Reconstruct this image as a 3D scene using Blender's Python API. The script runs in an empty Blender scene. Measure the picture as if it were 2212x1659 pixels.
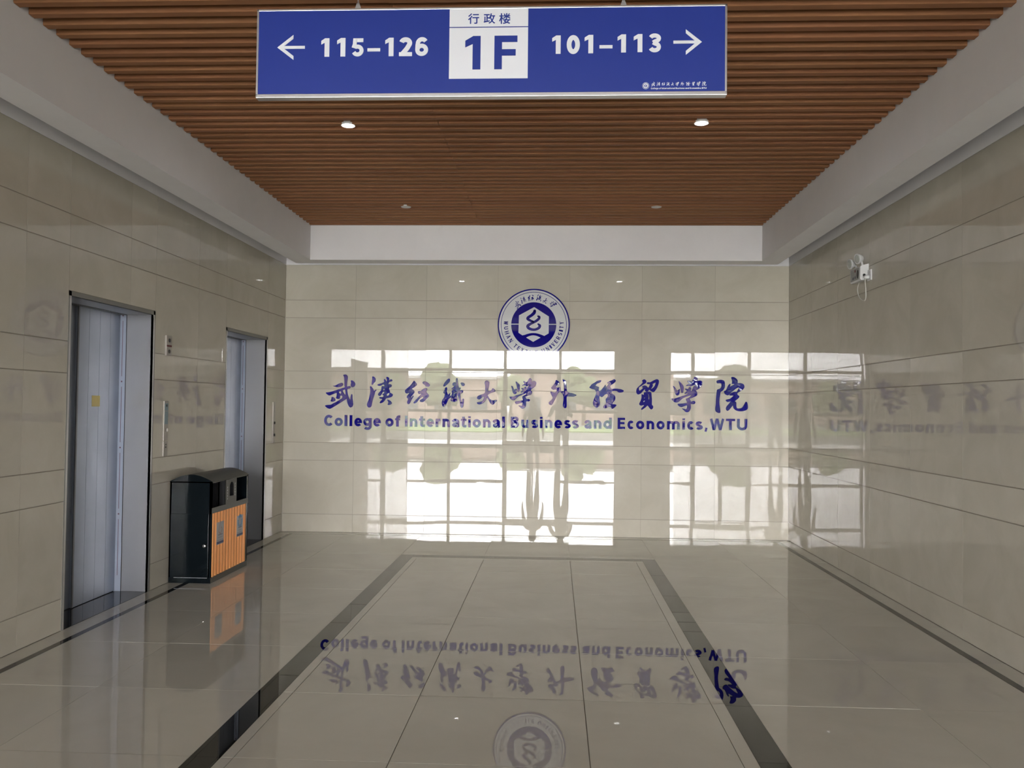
import bpy, bmesh, math, random
from mathutils import Vector, Matrix
random.seed(7)
C = bpy.context.scene.collection
SC = bpy.context.scene

# ------------------------------------------------------------------ camera, world, exposure
F_PX = 1871.905
cam_d = bpy.data.cameras.new('camera'); cam = bpy.data.objects.new('camera', cam_d); C.objects.link(cam)
cam_d.sensor_fit = 'HORIZONTAL'; cam_d.sensor_width = 36.0; cam_d.lens = 36.0 * F_PX / 2212.0
cam_d.clip_start = 0.02; cam_d.clip_end = 500
_r = Vector((0.9987262, 0.0492403, 0.011013)); _u = Vector((-0.0096617, -0.0275972, 0.9995724)); _f = Vector((-0.0495232, 0.9984056, 0.0270863))
cam.matrix_world = Matrix(((_r.x, _u.x, -_f.x, 3.04549), (_r.y, _u.y, -_f.y, -9.62071), (_r.z, _u.z, -_f.z, 1.41538), (0, 0, 0, 1)))
SC.camera = cam
SC.view_settings.view_transform = 'Standard'; SC.view_settings.look = 'None'
SC.view_settings.gamma = 1.0; SC.view_settings.use_curve_mapping = False
SC.view_settings.exposure = -0.17
cy = SC.cycles
cy.max_bounces = 8; cy.diffuse_bounces = 4; cy.glossy_bounces = 6; cy.transparent_max_bounces = 12
cy.sample_clamp_indirect = 60.0; cy.caustics_reflective = True; cy.blur_glossy = 0.05
cy.use_denoising = True; cy.use_guiding = True; cy.use_surface_guiding = True

world = bpy.data.worlds.new('overcast_sky'); SC.world = world; world.use_nodes = True
wn = world.node_tree.nodes; wl = world.node_tree.links; bg = wn['Background']
# overcast sky above the horizon, pale paved ground below it
tc = wn.new('ShaderNodeTexCoord'); sx = wn.new('ShaderNodeSeparateXYZ'); wl.new(tc.outputs['Generated'], sx.inputs[0])
ramp = wn.new('ShaderNodeValToRGB'); ramp.color_ramp.elements[0].position = .499; ramp.color_ramp.elements[0].color = (.15, .147, .14, 1)
ramp.color_ramp.elements[1].position = .501; ramp.color_ramp.elements[1].color = (1.0, 0.985, 1.0, 1)
mrw = wn.new('ShaderNodeMapRange'); mrw.inputs['From Min'].default_value = -1; mrw.inputs['From Max'].default_value = 1; wl.new(sx.outputs['Z'], mrw.inputs['Value']); wl.new(mrw.outputs[0], ramp.inputs[0]); wl.new(ramp.outputs[0], bg.inputs[0])
bg.inputs[1].default_value = 60.0
world.cycles.sampling_method = 'MANUAL'; world.cycles.sample_map_resolution = 512

ld = bpy.data.lights.new('daylight_portal', 'AREA'); ld.shape = 'RECTANGLE'; ld.size = 12.0; ld.size_y = 3.5; ld.cycles.is_portal = True
lo = bpy.data.objects.new('daylight_portal', ld); C.objects.link(lo); lo.location = (3.2, -21.70, 1.78); lo.rotation_euler = (math.radians(90), 0, 0)

# ------------------------------------------------------------------ helpers
def mat(name, col=(.5, .5, .5), rough=.5, metal=0.0, spec=.5, emit=None, estr=0.0, coat=0.0, ior=None):
    m = bpy.data.materials.new(name); m.use_nodes = True
    b = m.node_tree.nodes['Principled BSDF']
    b.inputs['Base Color'].default_value = (*col, 1); b.inputs['Roughness'].default_value = rough
    b.inputs['Metallic'].default_value = metal; b.inputs['Specular IOR Level'].default_value = spec
    if coat: b.inputs['Coat Weight'].default_value = coat; b.inputs['Coat Roughness'].default_value = .03
    if ior: b.inputs['IOR'].default_value = ior
    if emit: b.inputs['Emission Color'].default_value = (*emit, 1); b.inputs['Emission Strength'].default_value = estr
    return m
def nodes(m): return m.node_tree.nodes, m.node_tree.links, m.node_tree.nodes['Principled BSDF']
def stone(name, c1, c2, rough, nscale, ripple, rscale=(10, 10, 10), vary=.08, spec=.5, ior=1.5):
    """polished stone or porcelain: cloudy colour, a shade per piece, a faint waviness of the polish"""
    m = mat(name, c1, rough, spec=spec); N, L, b = nodes(m)
    geo = N.new('ShaderNodeNewGeometry'); oi = N.new('ShaderNodeObjectInfo')
    mul = N.new('ShaderNodeMath'); mul.operation = 'MULTIPLY'; mul.inputs[1].default_value = 37.0; L.new(oi.outputs['Random'], mul.inputs[0])
    add = N.new('ShaderNodeVectorMath'); add.operation = 'ADD'; L.new(geo.outputs['Position'], add.inputs[0]); L.new(mul.outputs[0], add.inputs[1])
    n1 = N.new('ShaderNodeTexNoise'); n1.inputs['Scale'].default_value = nscale; n1.inputs['Detail'].default_value = 7; n1.inputs['Roughness'].default_value = .62; n1.inputs['Distortion'].default_value = .8
    L.new(add.outputs[0], n1.inputs['Vector'])
    rp = N.new('ShaderNodeValToRGB'); rp.color_ramp.elements[0].position = .32; rp.color_ramp.elements[1].position = .7
    rp.color_ramp.elements[0].color = (*c2, 1); rp.color_ramp.elements[1].color = (*c1, 1); L.new(n1.outputs['Fac'], rp.inputs[0])
    hsv = N.new('ShaderNodeHueSaturation'); L.new(rp.outputs[0], hsv.inputs['Color'])
    mr = N.new('ShaderNodeMapRange'); mr.inputs['To Min'].default_value = 1 - vary; mr.inputs['To Max'].default_value = 1 + vary; L.new(oi.outputs['Random'], mr.inputs['Value']); L.new(mr.outputs[0], hsv.inputs['Value'])
    L.new(hsv.outputs[0], b.inputs['Base Color'])
    mp = N.new('ShaderNodeMapping'); mp.inputs['Scale'].default_value = rscale; L.new(add.outputs[0], mp.inputs['Vector'])
    n2 = N.new('ShaderNodeTexNoise'); n2.inputs['Scale'].default_value = 1.0; n2.inputs['Detail'].default_value = .6; L.new(mp.outputs[0], n2.inputs['Vector'])
    bp = N.new('ShaderNodeBump'); bp.inputs['Strength'].default_value = 1.0; bp.inputs['Distance'].default_value = ripple; b.inputs['IOR'].default_value = ior; L.new(n2.outputs['Fac'], bp.inputs['Height'])
    L.new(bp.outputs[0], b.inputs['Normal'])
    return m
def grain(name, c1, c2, scale, rough, vary=.15, spec=.4, hue=.0):
    m = mat(name, c1, rough, spec=spec); N, L, b = nodes(m)
    geo = N.new('ShaderNodeNewGeometry'); oi = N.new('ShaderNodeObjectInfo')
    mul = N.new('ShaderNodeMath'); mul.operation = 'MULTIPLY'; mul.inputs[1].default_value = 53.0; L.new(oi.outputs['Random'], mul.inputs[0])
    add = N.new('ShaderNodeVectorMath'); add.operation = 'ADD'; L.new(geo.outputs['Position'], add.inputs[0]); L.new(mul.outputs[0], add.inputs[1])
    mp = N.new('ShaderNodeMapping'); mp.inputs['Scale'].default_value = scale; L.new(add.outputs[0], mp.inputs['Vector'])
    n = N.new('ShaderNodeTexNoise'); n.inputs['Scale'].default_value = 1; n.inputs['Detail'].default_value = 6; n.inputs['Roughness'].default_value = .65; L.new(mp.outputs[0], n.inputs['Vector'])
    rp = N.new('ShaderNodeValToRGB'); rp.color_ramp.elements[0].position = .3; rp.color_ramp.elements[1].position = .72
    rp.color_ramp.elements[0].color = (*c2, 1); rp.color_ramp.elements[1].color = (*c1, 1); L.new(n.outputs['Fac'], rp.inputs[0])
    hsv = N.new('ShaderNodeHueSaturation'); L.new(rp.outputs[0], hsv.inputs['Color'])
    mr = N.new('ShaderNodeMapRange'); mr.inputs['To Min'].default_value = 1 - vary; mr.inputs['To Max'].default_value = 1 + vary; L.new(oi.outputs['Random'], mr.inputs['Value']); L.new(mr.outputs[0], hsv.inputs['Value'])
    if hue:
        m2 = N.new('ShaderNodeMath'); m2.operation = 'MULTIPLY'; m2.inputs[1].default_value = 7.31; L.new(oi.outputs['Random'], m2.inputs[0])
        fr = N.new('ShaderNodeMath'); fr.operation = 'FRACT'; L.new(m2.outputs[0], fr.inputs[0])
        mh = N.new('ShaderNodeMapRange'); mh.inputs['To Min'].default_value = .5 - hue; mh.inputs['To Max'].default_value = .5 + hue; L.new(fr.outputs[0], mh.inputs['Value']); L.new(mh.outputs[0], hsv.inputs['Hue'])
    L.new(hsv.outputs[0], b.inputs['Base Color'])
    bp = N.new('ShaderNodeBump'); bp.inputs['Strength'].default_value = .2; bp.inputs['Distance'].default_value = .0006; L.new(n.outputs['Fac'], bp.inputs['Height']); L.new(bp.outputs[0], b.inputs['Normal'])
    return m

WALLT = stone('polished_beige_wall_tile', (.57,.542,.468), (.50,.472,.395), .004, 2.2, .000018, (9, 9, 4), .035, ior=1.52)
FLOORT = stone('polished_beige_floor_tile', (.64,.625,.555), (.575,.56,.49), .004, 1.6, .000006, (7, 5, 7), .03, ior=1.62)
BLACKG = stone('polished_black_granite', (.013, .013, .012), (.005, .005, .005), .01, 12, .000004, vary=.05)
GROUT = mat('grout', (.33, .30, .25), .8)
PAINT = grain('white_wall_paint', (.82, .81, .825), (.78, .77, .785), (3, 3, 3), .75, .0)
LOBC = mat('brown_lobby_ceiling', (.20, .12, .07), .6)
DARKV = mat('dark_void', (.012, .010, .009), .9)
WOOD = grain('brown_timber_slat', (.33,.155,.075), (.25,.112,.05), (1.0, 40, 40), .6, .08, .15, .003)
STEEL = mat('brushed_stainless_steel', (.55, .55, .565), .36, 1.0)
def brush(m, sc=(160, 160, 1.2), d=.0004, blot=.12):
    N, L, b = nodes(m); geo = N.new('ShaderNodeNewGeometry'); mp = N.new('ShaderNodeMapping'); mp.inputs['Scale'].default_value = sc; L.new(geo.outputs['Position'], mp.inputs['Vector'])
    n = N.new('ShaderNodeTexNoise'); n.inputs['Scale'].default_value = 1; n.inputs['Detail'].default_value = 3; L.new(mp.outputs[0], n.inputs['Vector'])
    bp = N.new('ShaderNodeBump'); bp.inputs['Strength'].default_value = .5; bp.inputs['Distance'].default_value = d; L.new(n.outputs['Fac'], bp.inputs['Height']); L.new(bp.outputs[0], b.inputs['Normal'])
    n2 = N.new('ShaderNodeTexNoise'); n2.inputs['Scale'].default_value = 7; n2.inputs['Detail'].default_value = 5; L.new(geo.outputs['Position'], n2.inputs['Vector'])
    r0 = b.inputs['Roughness'].default_value
    mr = N.new('ShaderNodeMapRange'); mr.inputs['To Min'].default_value = r0 - blot; mr.inputs['To Max'].default_value = r0 + blot; L.new(n2.outputs['Fac'], mr.inputs['Value']); L.new(mr.outputs[0], b.inputs['Roughness'])
brush(STEEL, blot=.03)
DOORST = mat('blue_grey_door_steel', (.22, .24, .285), .36, .8); brush(DOORST)
FILM = mat('pale_blue_protective_film', (.50, .56, .68), .3, .3)
FRAMEM = mat('grey_edge_trim', (.22, .22, .205), .5)
SATIN = mat('satin_plate', (.34, .32, .29), .4, .3)
BLUE = mat('glossy_navy_acrylic', (.005, .004, .20), .012, ior=1.5)
def rip(m, dist, sc):
    N, L, b = nodes(m); geo = N.new('ShaderNodeNewGeometry'); n = N.new('ShaderNodeTexNoise'); n.inputs['Scale'].default_value = sc; n.inputs['Detail'].default_value = 1
    L.new(geo.outputs['Position'], n.inputs['Vector']); bp = N.new('ShaderNodeBump'); bp.inputs['Strength'].default_value = 1; bp.inputs['Distance'].default_value = dist
    L.new(n.outputs['Fac'], bp.inputs['Height']); L.new(bp.outputs[0], b.inputs['Normal'])
    if 'Coat Normal' in b.inputs: L.new(bp.outputs[0], b.inputs['Coat Normal'])
rip(BLUE, .0012, 9)
EMW = mat('glossy_white_acrylic', (.64, .66, .68), .02)
EMB = mat('glossy_navy_print', (.008, .006, .20), .03)
SBLUE = mat('sign_blue_vinyl', (.011, .030, .245), .45, spec=.3)
SWHITE = mat('sign_white_vinyl', (.68, .705, .765), .4)
SFRAME = mat('sign_silver_frame', (.72, .73, .76), .28, .9)
BINM = mat('black_powder_coat', (.0045, .007, .009), .12, spec=.25)
ROOFM = grain('dark_grey_powder_coat', (.045, .044, .038), (.035, .034, .03), (200, 200, 200), .4, .0, .5)
ORANGE = grain('orange_wood_plastic', (.98, .43, .15), (.88, .36, .115), (60, 60, 4), .5, .05, .4)
CHROME = mat('chrome', (.8, .8, .82), .12, 1.0)
PLATE = mat('aluminium_label_plate', (.36, .36, .39), .35, .6)
PRBLUE = mat('print_blue', (.10, .25, .45), .5)
PRNAVY = mat('print_navy', (.02, .035, .12), .5)
PRRED = mat('print_faded_red', (.30, .19, .15), .5)
PRGREY = mat('print_grey', (.12, .12, .15), .5)
PLASTW = mat('white_plastic', (.66, .67, .68), .35)
PLASTG = mat('grey_plastic', (.30, .31, .31), .4)
LENS = mat('lamp_lens', (.38, .40, .38), .12, coat=.6)
BLACKP = mat('black_plastic', (.012, .012, .014), .4)
CABLE = mat('cream_cable', (.60, .60, .55), .5)
REDL = mat('dark_red_label', (.12, .015, .02), .5)
YELL = mat('yellow_sticker', (.60, .47, .08), .5)
DLON = mat('lit_lamp', (1, 1, 1), .5, emit=(.95, .97, 1.0), estr=170.0)
DLOFF = mat('unlit_lamp', (.55, .54, .52), .3)
DLRING = mat('white_lamp_trim', (.75, .74, .73), .3)

def new_mesh(name, verts, faces, m, smooth=False):
    me = bpy.data.meshes.new(name); me.from_pydata(verts, [], faces); me.update()
    if m: me.materials.append(m)
    if smooth: me.polygons.foreach_set('use_smooth', [True] * len(me.polygons))
    return me
def wloc(o):
    v = Vector((0, 0, 0))
    while o: v += o.location; o = o.parent
    return v
def link(name, me, parent=None, loc=None, **props):
    o = bpy.data.objects.new(name, me); C.objects.link(o)
    if parent: o.parent = parent
    if loc is not None: o.location = loc
    for k, v in props.items(): o[k] = v
    return o
def thing(name, label, cat, loc, group=None):
    o = link(name, None, None, loc, label=label, category=cat); o.empty_display_size = .1
    if group: o['group'] = group
    return o
class MB:
    """collects boxes, prisms and tubes in world coordinates"""
    def __init__(s): s.v = []; s.f = []
    def box(s, x0, x1, y0, y1, z0, z1):
        x0, x1 = sorted((x0, x1)); y0, y1 = sorted((y0, y1)); z0, z1 = sorted((z0, z1)); n = len(s.v)
        s.v += [(x0, y0, z0), (x1, y0, z0), (x1, y1, z0), (x0, y1, z0), (x0, y0, z1), (x1, y0, z1), (x1, y1, z1), (x0, y1, z1)]
        s.f += [tuple(n + i for i in q) for q in ((0, 3, 2, 1), (4, 5, 6, 7), (0, 1, 5, 4), (1, 2, 6, 5), (2, 3, 7, 6), (3, 0, 4, 7))]
        return s
    def prism(s, pts, axis, a, b):
        """polygon pts in the two other axes, extruded from a to b along axis"""
        n = len(s.v); k = len(pts)
        def P(p, t): return {'x': (t, p[0], p[1]), 'y': (p[0], t, p[1]), 'z': (p[0], p[1], t)}[axis]
        s.v += [P(p, a) for p in pts] + [P(p, b) for p in pts]
        s.f += [tuple(n + i for i in range(k)), tuple(n + k + i for i in reversed(range(k)))]
        s.f += [(n + i, n + k + i, n + k + (i + 1) % k, n + (i + 1) % k) for i in range(k)]
        return s
    def tube(s, path, rad, seg=12, cap=True):
        path = [Vector(p) for p in path]; rad = rad if isinstance(rad, (list, tuple)) else [rad] * len(path); n0 = len(s.v); up = None
        for i, p in enumerate(path):
            t = (path[min(i + 1, len(path) - 1)] - path[max(i - 1, 0)]).normalized()
            if up is None: up = t.orthogonal().normalized()
            up = (up - t * up.dot(t)).normalized(); w = t.cross(up)
            for k in range(seg):
                a = 2 * math.pi * k / seg; s.v.append(tuple(p + (up * math.cos(a) + w * math.sin(a)) * rad[i]))
        for i in range(len(path) - 1):
            for k in range(seg):
                a = n0 + i * seg + k; b = n0 + i * seg + (k + 1) % seg; s.f.append((a, b, b + seg, a + seg))
        if cap:
            s.f.append(tuple(n0 + k for k in reversed(range(seg)))); e = n0 + (len(path) - 1) * seg; s.f.append(tuple(e + k for k in range(seg)))
        return s
    def ribbon(s, pts, w, y0, y1, closed=False):
        """flat stroke in the xz plane from y0 (back) to y1 (front); w one width or one per point"""
        P = [Vector((a, b)) for a, b in pts]
        if not isinstance(w, (list, tuple)): P = [q for i, q in enumerate(P) if i == 0 or (q - P[i - 1]).length > 1e-6]
        n = len(P); W = w if isinstance(w, (list, tuple)) else [w] * n; n0 = len(s.v)
        for i in range(n):
            pv = P[(i - 1) % n] if (closed or i > 0) else None; nx = P[(i + 1) % n] if (closed or i < n - 1) else None
            d1 = (P[i] - pv).normalized() if pv is not None else None; d2 = (nx - P[i]).normalized() if nx is not None else None
            if d1 is None: d1 = d2
            if d2 is None: d2 = d1
            d = d1 + d2; d = d.normalized() if d.length > 1e-6 else d1
            nn = Vector((-d.y, d.x)); c = max(.5, nn.dot(Vector((-d1.y, d1.x)))); o = nn * (W[i] / 2 / c)
            for q, y in ((P[i] + o, y0), (P[i] - o, y0), (P[i] + o, y1), (P[i] - o, y1)): s.v.append((q.x, y, q.y))
        for i in range(n if closed else n - 1):
            a = n0 + 4 * i; b = n0 + 4 * ((i + 1) % n)
            s.f += [(a + 2, a + 3, b + 3, b + 2), (a, b, b + 1, a + 1), (a, a + 2, b + 2, b), (a + 1, b + 1, b + 3, a + 3)]
        if not closed:
            a = n0; b = n0 + 4 * (n - 1); s.f += [(a, a + 1, a + 3, a + 2), (b, b + 2, b + 3, b + 1)]
        return s
    def build(s, name, m, parent=None, smooth=False, bevel=0, **props):
        o = wloc(parent) if parent else Vector((0, 0, 0))
        me = new_mesh(name, [(v[0] - o.x, v[1] - o.y, v[2] - o.z) for v in s.v], s.f, m, smooth)
        bm = bmesh.new(); bm.from_mesh(me)
        if bevel: bmesh.ops.bevel(bm, geom=[e for e in bm.edges if len(e.link_faces) == 2 and e.calc_face_angle(0) > .5], offset=bevel, segments=2, affect='EDGES', profile=.6)
        bmesh.ops.recalc_face_normals(bm, faces=bm.faces); bm.to_mesh(me); bm.free()
        return link(name, me, parent, None, **props)
def arc(cx, cz, rx, rz, a0, a1, n=16):
    return [(cx + rx * math.cos(math.radians(a0 + (a1 - a0) * i / n)), cz + rz * math.sin(math.radians(a0 + (a1 - a0) * i / n))) for i in range(n + 1)]
def disc(s, cx, cz, r, y0, y1, n=64):
    return s.prism([(cx + r * math.cos(2 * math.pi * i / n), cz + r * math.sin(2 * math.pi * i / n)) for i in range(n)], 'y', y0, y1)
def structure(name, mb, m, parent=None, **k):
    o = mb.build(name, m, parent, **k)
    if not parent: o['kind'] = 'structure'
    return o

# ------------------------------------------------------------------ setting: shell
Y_L, Y_R = -8.3, -9.2            # where the left and right walls of the lift hall end
FY = -21.8                       # entrance glazing
XA, XB = -2.85, 9.25
E1 = (-4.355, -3.177, 2.118); E2 = (-1.755, -.590, 2.130)
ZT = 3.5
wb = MB(); wb.box(-.3, 5.9, .02, .25, -.1, ZT + .1); wb.box(0, 5.6, 0, .02, 3.0, ZT)
wall_back = structure('wall_back', wb, PAINT)
wb = MB(); wb.box(-.6, -.02, -.02 + E2[1], .02, 0, ZT)
wb.box(-.6, -.02, E1[1], E2[0], 0, ZT); wb.box(-.6, -.02, Y_L, E1[0], 0, ZT)
wb.box(-.6, -.02, E1[0], E1[1], E1[2], ZT); wb.box(-.6, -.02, E2[0], E2[1] - .02, E2[2], ZT)
wb.box(-.7, -.6, Y_L, .02, -.1, ZT); wb.box(-.02, 0, Y_L, 0, 3.0, ZT)
wall_left = structure('wall_left', wb, PAINT)
wb = MB(); wb.box(5.62, 5.9, Y_R, .02, -.1, ZT); wb.box(5.6, 5.62, Y_R, 0, 3.0, ZT)
wall_right = structure('wall_right', wb, PAINT)
# tiles: shared meshes per size, own object each
tile_cache = {}
JH, JV = .006, .0022
def wall_tile(parent, axis, a0, a1, z0, z1, plane, face, th=.018):
    """a0..a1 along the wall, face = +1/-1 outward direction along the other axis"""
    w = round(a1 - a0 - JV, 4); h = round(z1 - z0 - JH, 4)
    key = (axis, w, h, face)
    if key not in tile_cache:
        mb = MB()
        if axis == 'x': mb.box(-w / 2, w / 2, 0, face * th, -h / 2, h / 2)
        else: mb.box(0, face * th, -w / 2, w / 2, -h / 2, h / 2)
        tile_cache[key] = new_mesh('tile', mb.v, mb.f, WALLT)
    c = (a0 + a1) / 2
    loc = (c, plane - face * th, (z0 + z1) / 2) if axis == 'x' else (plane - face * th, c, (z0 + z1) / 2)
    o = link('tile', tile_cache[key], parent, loc)
    t1 = random.gauss(0, .0003); t2 = random.gauss(0, .0003)
    o.rotation_euler = (t1, 0, t2) if axis == 'x' else (0, t1, t2)
    return o
ROWS = [0, .2, .8, 1.0, 1.6, 1.8, 2.4, 2.6, 3.0]
for i in range(7):
    for z0, z1 in zip(ROWS, ROWS[1:]): wall_tile(wall_back, 'x', i * .8, (i + 1) * .8, z0, z1, 0.0, -1)
cols = [0, E2[1], E2[0], -2.38, E1[1], -3.57, E1[0], -4.8, -5.6, -6.4, -7.2, Y_L]
for a1, a0 in zip(cols, cols[1:]):
    lim = 0
    if a0 >= E1[0] - 1e-6 and a1 <= E1[1] + 1e-6: lim = E1[2]
    if a0 >= E2[0] - 1e-6 and a1 <= E2[1] + 1e-6: lim = E2[2]
    for z0, z1 in zip(ROWS, ROWS[1:]):
        if z1 <= lim: continue
        wall_tile(wall_left, 'y', a0, a1, max(z0, lim), z1, 0.0, 1)
cols = [0, -.85, -1.65, -2.45, -3.25, -4.05, -4.85, -5.65, -6.45, -7.25, -8.05, Y_R]
for a1, a0 in zip(cols, cols[1:]):
    for z0, z1 in zip(ROWS, ROWS[1:]): wall_tile(wall_right, 'y', a0, a1, z0, z1, 5.6, -1)
# grout behind the tiles
MB().box(0, 5.6, .004, .02, 0, 3.0).build('grout_bed', GROUT, wall_back)
g = MB(); g.box(-.02, -.004, E2[1], 0, 0, 3); g.box(-.02, -.004, E1[1], E2[0], 0, 3); g.box(-.02, -.004, Y_L, E1[0], 0, 3)
g.box(-.02, -.004, E1[0], E1[1], E1[2], 3); g.box(-.02, -.004, E2[0], E2[1], E2[2], 3); g.build('grout_bed', GROUT, wall_left)
MB().box(5.604, 5.62, Y_R, 0, 0, 3).build('grout_bed', GROUT, wall_right)

# floor
floor = structure('floor', MB().box(XA, XB, FY, .25, -.2, -.004), GROUT)
def floor_piece(name, x0, x1, y0, y1, m, j=.0022):
    w = round(x1 - x0 - j, 4); d = round(abs(y1 - y0) - j, 4); key = (name, w, d)
    if key not in tile_cache: mb = MB(); mb.box(-w / 2, w / 2, -d / 2, d / 2, -.010, 0); tile_cache[key] = new_mesh(name, mb.v, mb.f, m)
    o = link(name, tile_cache[key], floor, ((x0 + x1) / 2, (y0 + y1) / 2, 0))
    o.rotation_euler = (random.gauss(0, .0006), random.gauss(0, .0006) * .4, 0)
    return o
YE = -9.365
floor_piece('border_strip', 0, 5.6, 0, -.128, FLOORT)
floor_piece('dark_strip', .127, 5.478, -.128, -.165, BLACKG, .001)
RY = [-.165, -1.36, -2.16, -2.96, -3.76, -4.56, -5.365, -6.165, -6.965, -7.765, -8.565, YE]
for y1, y0 in zip(RY, RY[1:]):
    floor_piece('border_strip', 0, .127, y0, y1, FLOORT); floor_piece('dark_strip', .127, .172, y0, y1, BLACKG, .0006)
    floor_piece('border_strip', 5.478, 5.6, y0, y1, FLOORT); floor_piece('dark_strip', 5.43, 5.478, y0, y1, BLACKG, .0006)
    floor_piece('tile', .172, .78, y0, y1, FLOORT); floor_piece('tile', 4.80, 5.43, y0, y1, FLOORT)
    if y1 > -1:
        for a, b in ((.78, 1.595), (1.595, 2.39), (2.39, 3.20), (3.20, 3.998), (3.998, 4.80)): floor_piece('tile', a, b, y0, y1, FLOORT)
        continue
    floor_piece('tile', .78, 1.595, y0, y1, FLOORT); floor_piece('tile', 3.998, 4.80, y0, y1, FLOORT)
    floor_piece('dark_band', 1.595, 1.72, y0, y1, BLACKG, .0006); floor_piece('dark_band', 3.875, 3.998, y0, y1, BLACKG, .0006)
    yy = y1
    if y1 > -1.4:
        floor_piece('dark_band', 1.72, 3.875, -1.485, -1.36, BLACKG, .0006); floor_piece('border_strip', 1.72, 3.875, -1.53, -1.485, FLOORT); yy = -1.53
    floor_piece('border_strip', 1.72, 1.772, y0, yy, FLOORT, .003); floor_piece('border_strip', 3.81, 3.875, y0, yy, FLOORT, .003)
    for a, b in ((1.772, 2.40), (2.40, 3.20), (3.20, 3.81)): floor_piece('tile', a, b, y0, yy, FLOORT, .004)
mb = MB()
y = YE
while y > FY + .05:
    y2 = max(y - .8, FY); x = XA
    while x < XB - .01:
        mb.box(x + .001, min(x + .8, XB) - .001, y2 + .001, y - .001, -.010, 0); x += .8
    y = y2
for x in [v * .8 for v in range(-4, 0)]: mb.box(max(x, XA) + .001, x + .799, YE + .001, Y_L + .001, -.01, 0)
for x in range(5): mb.box(5.6 + x * .8 + .001, min(5.6 + x * .8 + .8, XB), YE + .001, Y_R, -.01, 0)
mb.build('lobby_tiles', FLOORT, floor, kind='stuff')

# ceiling: dark plenum with timber slats over the hall, painted ceiling over the lobby
cb = MB(); cb.box(.16, 5.44, -9.3, 0, 3.475, 3.7)
ceiling = structure('ceiling', cb, DARKV)
MB().box(-.02, .18, -9.3, .02, ZT - .02, 3.7).box(5.42, 5.62, -9.3, .02, ZT - .02, 3.7).box(.1, 5.5, -.18, .02, ZT - .02, 3.7).build('cove_lid', PAINT, ceiling)
SW, SG, SH = .054, .0678, .10
z0s = 3.366
def slat_mesh(L_):
    r = .005; pr = [(-SW / 2, SH), (-SW / 2, r), (-SW / 2 + r * .3, r * .3), (-SW / 2 + r, 0), (SW / 2 - r, 0), (SW / 2 - r * .3, r * .3), (SW / 2, r), (SW / 2, SH)]
    return MB().prism([(a, b) for a, b in pr], 'x', -L_ / 2, L_ / 2)
XS0, XS1, XM = .382, 5.218, 2.225
sm = []
for a, b in ((XS0, XM - .0008), (XM + .0008, XS1)):
    mbx = slat_mesh(b - a); me = new_mesh('slat', mbx.v, mbx.f, WOOD)
    bm = bmesh.new(); bm.from_mesh(me); bmesh.ops.recalc_face_normals(bm, faces=bm.faces); bm.to_mesh(me); bm.free(); sm.append(((a + b) / 2, me))
ys = -.392 - SW / 2
while ys > -9.25:
    for cx, me in sm:
        o = link('slat', me, ceiling, (cx + random.uniform(-.0015, .0015), ys + random.uniform(-.001, .001), z0s + random.uniform(-.001, .001)))
    ys -= SW + SG
structure('ceiling_lobby', MB().box(XA, XB, FY, -9.3, 3.55, 3.7).box(XA, -.02, -9.3, Y_L, 3.55, 3.7).box(0, 5.6, -9.36, -9.3, 3.4, 3.7), LOBC)
# drywall border with a shadow gap to the walls
structure('trim_1', MB().box(.16, 5.44, -.38, -.16, 2.993, 3.52), PAINT)
structure('trim_2', MB().box(.16, .38, -9.3, -.38, 2.993, 3.52), PAINT)
structure('trim_3', MB().box(5.22, 5.44, -9.3, -.38, 2.993, 3.52), PAINT)
# lobby walls
structure('wall_lobby_left', MB().box(XA, -.6, Y_L, Y_L + .3, 0, 3.6).box(XA - .2, XA, FY, Y_L + .3, 0, 3.7), WALLT)
structure('wall_lobby_right', MB().box(5.9, XB, Y_R, Y_R + .3, 0, 3.6).box(XB, XB + .2, FY, Y_R + .3, 0, 3.7), WALLT)
o = MB(); o.box(5.22, 7.15, FY - .15, FY + .35, 0, 3.6); o.box(XA - .2, XB + .2, FY - .15, FY + .15, 3.5, 5.2)
structure('wall_front', o, PAINT)
structure('added_sky_blocker', MB().box(XA - .5, XB + .5, FY - 3.0, FY - .15, 4.15, 4.4), PAINT)  # unseen slab added to keep high sky light off the lobby floor

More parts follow.
